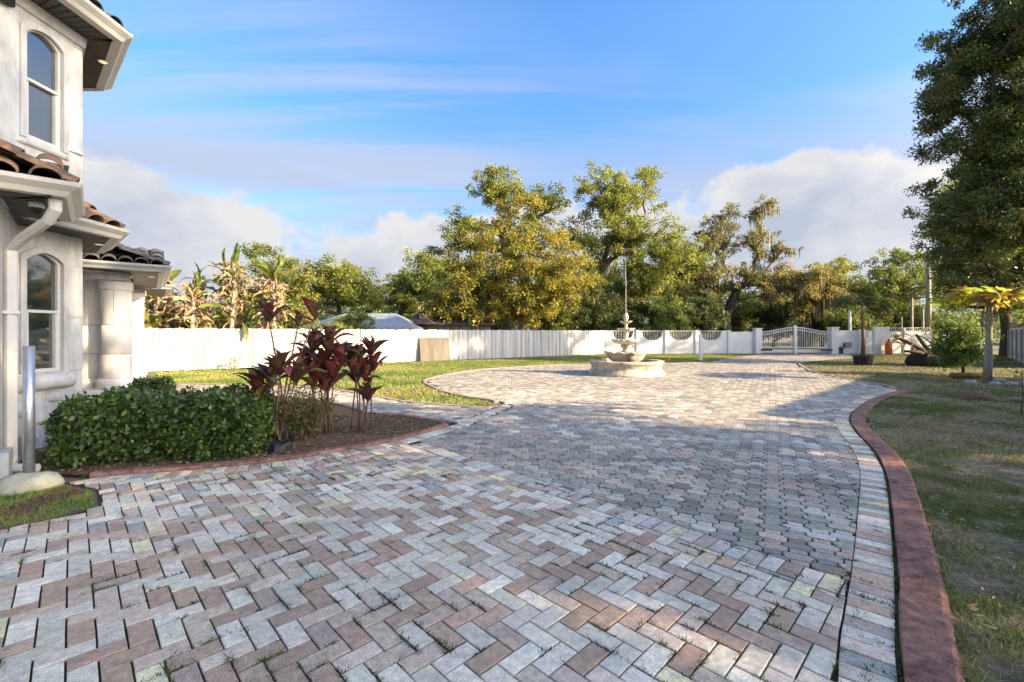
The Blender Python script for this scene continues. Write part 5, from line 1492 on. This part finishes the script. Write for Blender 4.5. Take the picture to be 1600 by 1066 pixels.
def sprig_shrub():
    cx, cy = -2.78, 5.98
    t = empty('airy_shrub', (cx, cy, 0), 'airy fine-leaved olive shrub between hedge and maroon plants', 'shrub')
    mb = MB(); pts = []
    for k in range(80):
        a = random.uniform(0, 6.28); r = random.uniform(0.05, 0.42); z = random.uniform(0.40, 0.78)*(1-0.25*r)
        q0 = (cx+random.gauss(0, 0.07), cy+random.gauss(0, 0.07), 0.0); q2 = (cx+r*math.cos(a), cy+r*math.sin(a), z)
        q1 = tuple(q0[i]*0.55+q2[i]*0.45 for i in range(2))+(z*0.6,)
        mb.tube([q0, q1, q2], [0.006, 0.004, 0.0015], 4)
        for _ in range(11):
            u = random.uniform(0.2, 1); pts.append([q0[i]*(1-u)+q2[i]*u+random.gauss(0, 0.03) for i in range(2)]+[z*u**0.85+random.gauss(0, 0.025)])
    mb.obj('stems', M_bark, t)
    V, F, c = leaf_cloud(np.array(pts), 0.05, 4, 0.042, [(0.09, 0.105, 0.028), (0.15, 0.15, 0.04), (0.22, 0.19, 0.055)])
    link('foliage', np_mesh('foliage', V, F, M_leaf, c), t)
sprig_shrub()
M_tistem = material('ti_stem', (0.15, 0.105, 0.075), 0.9, var=0.3, vscale=20)
def ti_leaf(droop, w, pal):
    mb = MB(); seg = 7; vs = []; x = z = 0.0
    for k in range(seg+1):
        u = k/seg; a = 0.25-droop*u*u
        if k: x += math.cos(a)/seg; z += math.sin(a)/seg
        ww = w*math.sin(math.pi*min(1, u*0.97+0.015))**0.75*(0.25 if u < 0.12 else 1)
        vs += [(x, -ww, z+0.5*ww), (x, 0, z), (x, ww, z+0.5*ww)]
    for k in range(seg):
        c = tuple(v*random.uniform(0.85, 1.15) for v in pal)
        mb.add(vs[3*k:3*k+6], [(0, 3, 4, 1), (1, 4, 5, 2)], c)
    return mb.mesh('leaf', M_glossleaf, smooth=True, tints=True)
TIP = [(0.13, 0.050, 0.036), (0.17, 0.058, 0.040), (0.11, 0.062, 0.040), (0.22, 0.105, 0.052), (0.17, 0.12, 0.050), (0.22, 0.050, 0.046)]
TIL = [ti_leaf(random.uniform(0.4, 1.7), random.uniform(0.12, 0.17), random.choice(TIP)) for _ in range(14)]
def ti_plant(label, base, heads):
    t = empty('maroon_ti_plant', (*base, 0), label, 'plant', 'maroon leaved plants in the bed')
    for (hx, hy, hz, ln, n) in heads:
        b = (base[0]+random.gauss(0, 0.07), base[1]+random.gauss(0, 0.06), 0.0)
        MB().tube([b, ((b[0]*0.6+hx*0.4), (b[1]*0.6+hy*0.4), hz*0.5), (hx, hy, hz)], [0.013, 0.011, 0.009], 6).obj('stem', M_tistem, t, smooth=True)
        a = random.uniform(0, 6.28)
        n = int(n*1.05); ln *= 1.15
        for k in range(n):
            a += 2.4+random.gauss(0, 0.15); f = k/n
            pitch = -(1.40-0.95*f+random.gauss(0, 0.12))       # inner leaves upright, outer ones spreading
            s = ln*random.uniform(0.75, 1.15)*(0.75+0.35*f)
            link('leaf', random.choice(TIL), t, (hx, hy, hz-0.10*f*ln/0.4+0.02), (random.gauss(0, 0.25), pitch, a), (s, s, s))
ti_plant('tall thin maroon plant with three high leaf heads beside the hedge', (-2.98, 5.80), [(-3.14, 5.82, 1.60, 0.30, 13), (-2.82, 5.95, 1.52, 0.26, 10), (-2.60, 5.95, 1.62, 0.32, 10), (-3.06, 5.75, 0.78, 0.46, 15), (-2.80, 5.86, 0.82, 0.38, 13), (-3.2, 5.7, 0.62, 0.40, 12), (-2.92, 5.7, 0.95, 0.36, 12)])
ti_plant('dense maroon plant in the middle of the three behind the airy shrub', (-2.62, 6.25), [(-2.74, 6.2, 1.20, 0.36, 15), (-2.52, 6.25, 1.12, 0.36, 14), (-2.66, 6.3, 0.92, 0.38, 14), (-2.44, 6.2, 0.82, 0.36, 14), (-2.86, 6.3, 0.98, 0.3, 12), (-2.56, 6.2, 0.66, 0.36, 13), (-2.40, 6.3, 1.02, 0.34, 13), (-2.70, 6.15, 0.72, 0.36, 12), (-2.55, 6.3, 1.30, 0.34, 13)])
ti_plant('maroon plant at the drive end of the bed, rightmost of three', (-2.19, 6.58), [(-2.34, 6.55, 0.98, 0.34, 15), (-2.07, 6.6, 1.12, 0.33, 14), (-2.22, 6.5, 1.06, 0.3, 12), (-2.12, 6.5, 0.76, 0.30, 12), (-2.06, 6.45, 0.48, 0.32, 13), (-2.28, 6.6, 0.72, 0.32, 12), (-2.0, 6.55, 0.92, 0.3, 12), (-2.24, 6.45, 0.86, 0.34, 12)])
mb = MB(); mb.lathe([(0.13, -0.02), (0.12, 0.10), (0.10, 0.13), (0.001, 0.12)], (-2.75, 5.35, 0), 12, scallop=lambda i, th: (0.015*math.sin(3*th+i), 0.012*math.sin(2*th))); o = mb.obj('tree_stump', M_dark); tag(o, 'small dark cut stump in the mulch beside the hedge', 'stump')
# small pale plant at the fence foot
t = empty('seedling', (-10.9, 17.7, 0), 'small pale seedling at the foot of the board fence', 'plant')
V, F, c = leaf_cloud(np.array([(-10.9+random.gauss(0, 0.12), 17.7+random.gauss(0, 0.1), random.uniform(0.05, 0.5)) for _ in range(40)]), 0.05, 4, 0.09, [(0.2, 0.22, 0.12), (0.3, 0.3, 0.2)])
link('foliage', np_mesh('foliage', V, F, M_leaf, c), t)
MB().tube([(-10.9, 17.7, 0), (-10.88, 17.7, 0.45)], [0.012, 0.006], 5).obj('stem', M_bark, t)

# ================================================================== RIGHT LAWN PLANTS
def palmate(pal, mat):
    mb = MB()
    for k in range(7):
        a = (k-3)*0.62; ln = 1.0-0.07*abs(k-3); vs = []
        for u, w in ((0, 0.03), (0.35, 0.12), (0.55, 0.17), (0.8, 0.10), (1, 0.0)):
            x = ln*u; z = -0.25*u*u
            for s_ in (-1, 1): vs.append((x*math.cos(a)-s_*w*math.sin(a), x*math.sin(a)+s_*w*math.cos(a), z))
        c = tuple(v*random.uniform(0.8, 1.2) for v in random.choice(pal))
        mb.add(vs, [(2*i, 2*i+2, 2*i+3, 2*i+1) for i in range(4)], c)
    return mb.mesh('leaf', mat, tints=True)
M_pap = material('papaya_leaf', tint=True, rough=0.6, trans=0.62)
PAPL = [palmate([(0.52, 0.45, 0.035), (0.58, 0.44, 0.05), (0.40, 0.40, 0.05)], M_pap), palmate([(0.58, 0.37, 0.05), (0.48, 0.28, 0.06), (0.55, 0.42, 0.05)], M_pap), palmate([(0.28, 0.34, 0.05), (0.42, 0.42, 0.05)], M_pap), palmate([(0.36, 0.16, 0.05), (0.28, 0.13, 0.05)], M_dry)]
px, py = 13.62, 12.9
t = empty('papaya_tree', (px, py, 0), 'papaya tree with pale trunk and flat yellow crown on the right lawn', 'tree')
MB().tube([(px-0.04, py, 0), (px, py, 0.6), (px+0.02, py, 1.5), (px+0.06, py, 2.35)], [0.115, 0.09, 0.072, 0.06], 10).obj('trunk', M_palebark, t, smooth=True)
for k in range(54):
    a = k*2.4+random.gauss(0, 0.2); r = random.uniform(0.25, 1.1); z1 = 2.42+0.25*(1-r)+random.gauss(0, 0.07)
    q0 = (px+0.06, py, 2.30+random.uniform(-0.1, 0.05)); q1 = (px+0.06+r*math.cos(a), py+r*math.sin(a), z1)
    MB().tube([q0, ((q0[0]*0.5+q1[0]*0.5), (q0[1]*0.5+q1[1]*0.5), (q0[2]+z1)/2+0.05), q1], [0.013, 0.011, 0.008], 5).obj('leaf_stalk', M_palebark, t)
    s = random.uniform(0.28, 0.44)
    link('leaf', random.choices(PAPL, [5, 4, 3, 1])[0], t, q1, (random.gauss(0, 0.45), random.gauss(0.1, 0.45), a+random.gauss(0, 0.5)), (s, s, s))
mb = MB()
for k in range(14):
    a = random.uniform(0, 6.28); l = random.uniform(0.5, 1.1)
    mb.tube([(px+0.05+0.09*math.cos(a), py+0.09*math.sin(a), 2.25), (px+0.03+0.16*math.cos(a), py+0.16*math.sin(a), 2.2-l*0.5), (px+0.03+0.13*math.cos(a), py+0.13*math.sin(a), 2.2-l)], [0.012, 0.01, 0.005], 4)
mb.obj('dead_stalks', M_ply, t)
t = empty('garden_log', (14.3, 14.1, 0), 'mossy yellowish log lying behind the papaya trunk', 'log')
MB().tube([(13.75, 14.1, 0.09), (14.3, 14.12, 0.10), (14.9, 14.15, 0.09)], [0.09, 0.095, 0.085], 10).obj('bark', M_log, t, smooth=True)
for k, (dx, dy) in enumerate(((-0.75, -0.25), (-0.35, -0.5), (0.05, -0.55), (0.5, -0.45), (0.85, -0.15), (0.7, 0.35))):
    mb = MB(); r = random.uniform(0.10, 0.16)
    mb.lathe([(r, -0.03), (r*1.05, r*0.3), (r*0.7, r*0.62), (0.001, r*0.7)], (px+dx, py+dy, 0), 9, scallop=lambda i, th, k=k: (0, 0) if i == 3 else (0.03*math.sin(2*th+k), 0.015*math.sin(3*th+i+k)))
    o = mb.obj('rock', M_rock); tag(o, ['leftmost grey rock of the ring at the papaya trunk', 'second grey rock from the left at the papaya foot', 'grey rock lying right in front of the papaya trunk', 'grey rock just right of the papaya trunk', 'rightmost grey rock of the papaya ring', 'grey rock behind the papaya trunk on its right'][k], 'rock', 'rocks around the papaya')
t = tree('leafy_bush', 'fresh green leafy bush left of the papaya trunk', 'bush', (15.1, 15.1, 0), [(15.1, 15.1, 0.3), (15.1, 15.1, 0.6)], [(14.95, 15.1, 1.10, 0.74, 0.5, 0.75, 40), (15.5, 15.3, 0.9, 0.4, 0.5, 0.6, 14), (14.6, 15.1, 0.7, 0.35, 0.4, 0.4, 12)],
         [(0.065, 0.115, 0.03), (0.11, 0.175, 0.04), (0.17, 0.23, 0.05), (0.26, 0.29, 0.06)], r0=0.06, clump=0.32, leaves=95, lsize=0.12, seg=0.4, aspect=0.3)
# uprooted banana clump
t = empty('uprooted_banana', (18.2, 19.6, 0), 'uprooted banana clump with dark root ball and dead hanging leaves', 'banana plant')
mb = MB(); mb.lathe([(0.75, -0.05), (0.82, 0.15), (0.70, 0.40), (0.45, 0.52), (0.001, 0.55)], (18.2, 19.6, 0), 18, scallop=lambda i, th: (0, 0) if i == 4 else (0.09*math.sin(3*th+i)+0.05*math.sin(7*th), 0.05*math.sin(4*th+2*i))); mb.obj('root_ball', material('root_soil', (0.035, 0.028, 0.022), 1.0, var=0.5, vscale=9, bump=1.0, bscale=20), t)
for (x1, z1, x2, z2) in ((17.6, 0.75, 16.9, 1.05), (17.5, 0.6, 16.8, 0.65), (17.75, 0.9, 17.3, 1.35), (18.3, 0.9, 18.35, 1.5), (17.45, 0.85, 16.4, 1.25)):
    MB().tube([(18.1, 19.5, 0.35), (x1, 19.4, z1), (x2, 19.3, z2)], [0.11, 0.09, 0.05], 7).obj('stem', M_bark, t, smooth=True)
for k in range(12):
    a = math.pi+random.gauss(0, 0.7)
    link('leaf', random.choice(DRYL), t, (random.uniform(16.3, 17.6), 19.3, random.uniform(0.9, 1.25)), (random.gauss(0, 0.4), random.gauss(0.3, 0.3), a), (0.62,)*3)
for k in range(7):
    link('leaf', random.choice(GRNL), t, (18.2+random.gauss(0, 0.12), 19.4, random.uniform(0.7, 1.3)), (random.gauss(0, 0.3), random.gauss(0.1, 0.3), random.uniform(0, 6.28)), (random.uniform(0.5, 0.75),)*3)
# potted palm
qx, qy = 15.75, 20.25
t = empty('potted_palm', (qx, qy, 0), 'small palm with reddish trunk growing in a round black pot on the lawn', 'palm')
MB().lathe([(0.001, 0.02), (0.33, 0.02), (0.37, 0.34), (0.41, 0.35), (0.41, 0.40), (0.36, 0.40), (0.35, 0.33), (0.001, 0.33)], (qx, qy, 0), 20).obj('pot', M_black, t)
MB().tube([(qx, qy, 0.3), (qx+0.02, qy, 1.2), (qx-0.03, qy, 2.2), (qx, qy, 2.9)], [0.10, 0.07, 0.065, 0.05], 9).obj('trunk', material('palm_trunk', (0.17, 0.105, 0.075), 0.95, var=0.4, vscale=12, bump=0.8, bscale=25, zstretch=3), t, smooth=True)
def frond(ln, droop, pal):
    mb = MB(); n = 15; x = z = 0; prev = (0, 0)
    for k in range(n):
        u = k/n; a = 1.0-droop*u
        nx, nz = prev[0]+ln/n*math.cos(a), prev[1]+ln/n*math.sin(a)
        mb.add([(prev[0], -0.008, prev[1]), (nx, -0.008, nz), (nx, 0.008, nz), (prev[0], 0.008, prev[1])], [(0, 1, 2, 3)], pal[0])
        if k > 1:
            l = ln*0.34*math.sin(math.pi*(0.15+0.8*u))
            for s_ in (-1, 1):
                c = tuple(v*random.uniform(0.75, 1.25) for v in random.choice(pal))
                mb.add([(nx, 0, nz), (nx+l*0.35+0.03, s_*l*0.6, nz-0.02), (nx+l*0.6, s_*l, nz-l*0.45), (nx+l*0.35-0.02, s_*l*0.6, nz-0.03)], [(0, 1, 2, 3)], c)
        prev = (nx, nz)
    return mb.mesh('frond', M_leaf, tints=True)
FR = [frond(random.uniform(1.0, 1.4), random.uniform(1.4, 2.3), [(0.05, 0.09, 0.022), (0.08, 0.12, 0.03), (0.12, 0.13, 0.04)]) for _ in range(5)]
for k in range(20):
    link('frond', random.choice(FR), t, (qx, qy, 2.75+random.uniform(-0.35, 0.1)), (random.gauss(0, 0.2), random.gauss(0.1, 0.3), k*2.4), (random.uniform(0.8, 1.2),)*3)
# bare sapling and soil heap on the near right lawn
t = empty('bare_sapling', (8.75, 7.75, 0), 'thin bare sapling at the right edge of the lawn', 'plant')
mb = MB(); mb.tube([(8.75, 7.75, 0), (8.78, 7.75, 0.35), (8.74, 7.74, 0.75)], [0.014, 0.010, 0.004], 5)
mb.tube([(8.78, 7.75, 0.35), (8.88, 7.72, 0.55)], [0.008, 0.003], 4); mb.tube([(8.76, 7.75, 0.5), (8.66, 7.75, 0.7)], [0.006, 0.003], 4); mb.obj('stem', M_bark, t)
V, F, c = leaf_cloud(np.array([(8.86, 7.72, 0.55), (8.66, 7.75, 0.7), (8.74, 7.74, 0.76)]), 0.06, 10, 0.06, [(0.2, 0.2, 0.05), (0.25, 0.17, 0.06)]); link('foliage', np_mesh('foliage', V, F, M_leaf, c), t)
mb = MB(); mb.lathe([(0.42, -0.03), (0.34, 0.05), (0.18, 0.11), (0.001, 0.13)], (10.2, 9.9, 0), 16, scallop=lambda i, th: (0, 0) if i == 3 else (0.07*math.sin(3*th+i), 0.015*math.sin(5*th))); o = mb.obj('soil_heap', M_mulch); tag(o, 'small dark heap of soil on the right lawn', 'soil heap')

p = scatter(16.9, 23.4, 32.6, 35.8, 5200)
blades('roadside_grass', p, 0.30, 0.02, lawn_cols(p, [(0.20, 0.24, 0.04), (0.32, 0.33, 0.06), (0.38, 0.34, 0.09)], (1.2, 0.4), 51), label='tall yellow-green grass beyond the gate bars')
# ================================================================== OUT OF FRAME: what shades the foreground
def garage():
    t = empty('garage_building', (20, 4.5, 0), 'single-storey white garage outside the frame at right', 'garage')
    c0 = np.array((13.9, 4.40)); e = np.array((0.733, 0.68)); f = np.array((0.68, -0.733))
    pl = [tuple(c0), tuple(c0+f*7), tuple(c0+f*7+e*12.5), tuple(c0+e*12.5)]
    inn = [tuple(c0+e*0.5+f*0.5), tuple(c0+f*6.5+e*0.5), tuple(c0+f*6.5+e*12), tuple(c0+e*12+f*0.5)]
    MB().prism(inn, 0, 3.9).obj('wall', M_stucco, t)
    r0 = tuple(c0+f*3.5+e*3); r1 = tuple(c0+f*3.5+e*9.5)
    vs = [(*p, 3.95) for p in pl]+[(*r0, 5.2), (*r1, 5.2)]+[(*p, 3.8) for p in pl]
    MB().add(vs, [(0, 1, 4), (1, 2, 5, 4), (2, 3, 5), (3, 0, 4, 5), (6, 7, 1, 0), (7, 8, 2, 1), (8, 9, 3, 2), (9, 6, 0, 3), (9, 8, 7, 6)]).obj('roof', M_roofd, t)
garage()
for lab, b, tr, ells, n in (('spreading oak outside the frame to the right of the drive', (15.6, -0.4, 0), [(15.5, -0.4, 1.2), (15.4, -0.3, 2.4)], [(15.0, 0.0, 5.6, 4.2, 3.7, 3.4, 105)], 85),
                    ('tall oak outside the frame behind the drive', (20.6, -3.2, 0), [(20.6, -3.2, 2), (20.5, -3.2, 4), (20.4, -3.1, 6)], [(20.2, -3.4, 11.6, 5.0, 4.4, 6.4, 170)], 95),
                    ('lower oak outside the frame behind the camera', (12.6, -4.2, 0), [(12.6, -4.2, 1), (12.6, -4.1, 2)], [(12.2, -3.8, 5.0, 3.4, 3.0, 3.0, 62)], 80)):
    tree('shade_oak', lab, 'tree', b, tr, ells, MID, r0=0.35, clump=0.85, leaves=n, lsize=0.22, group='oaks outside the frame', dens=0.85, sub=3)
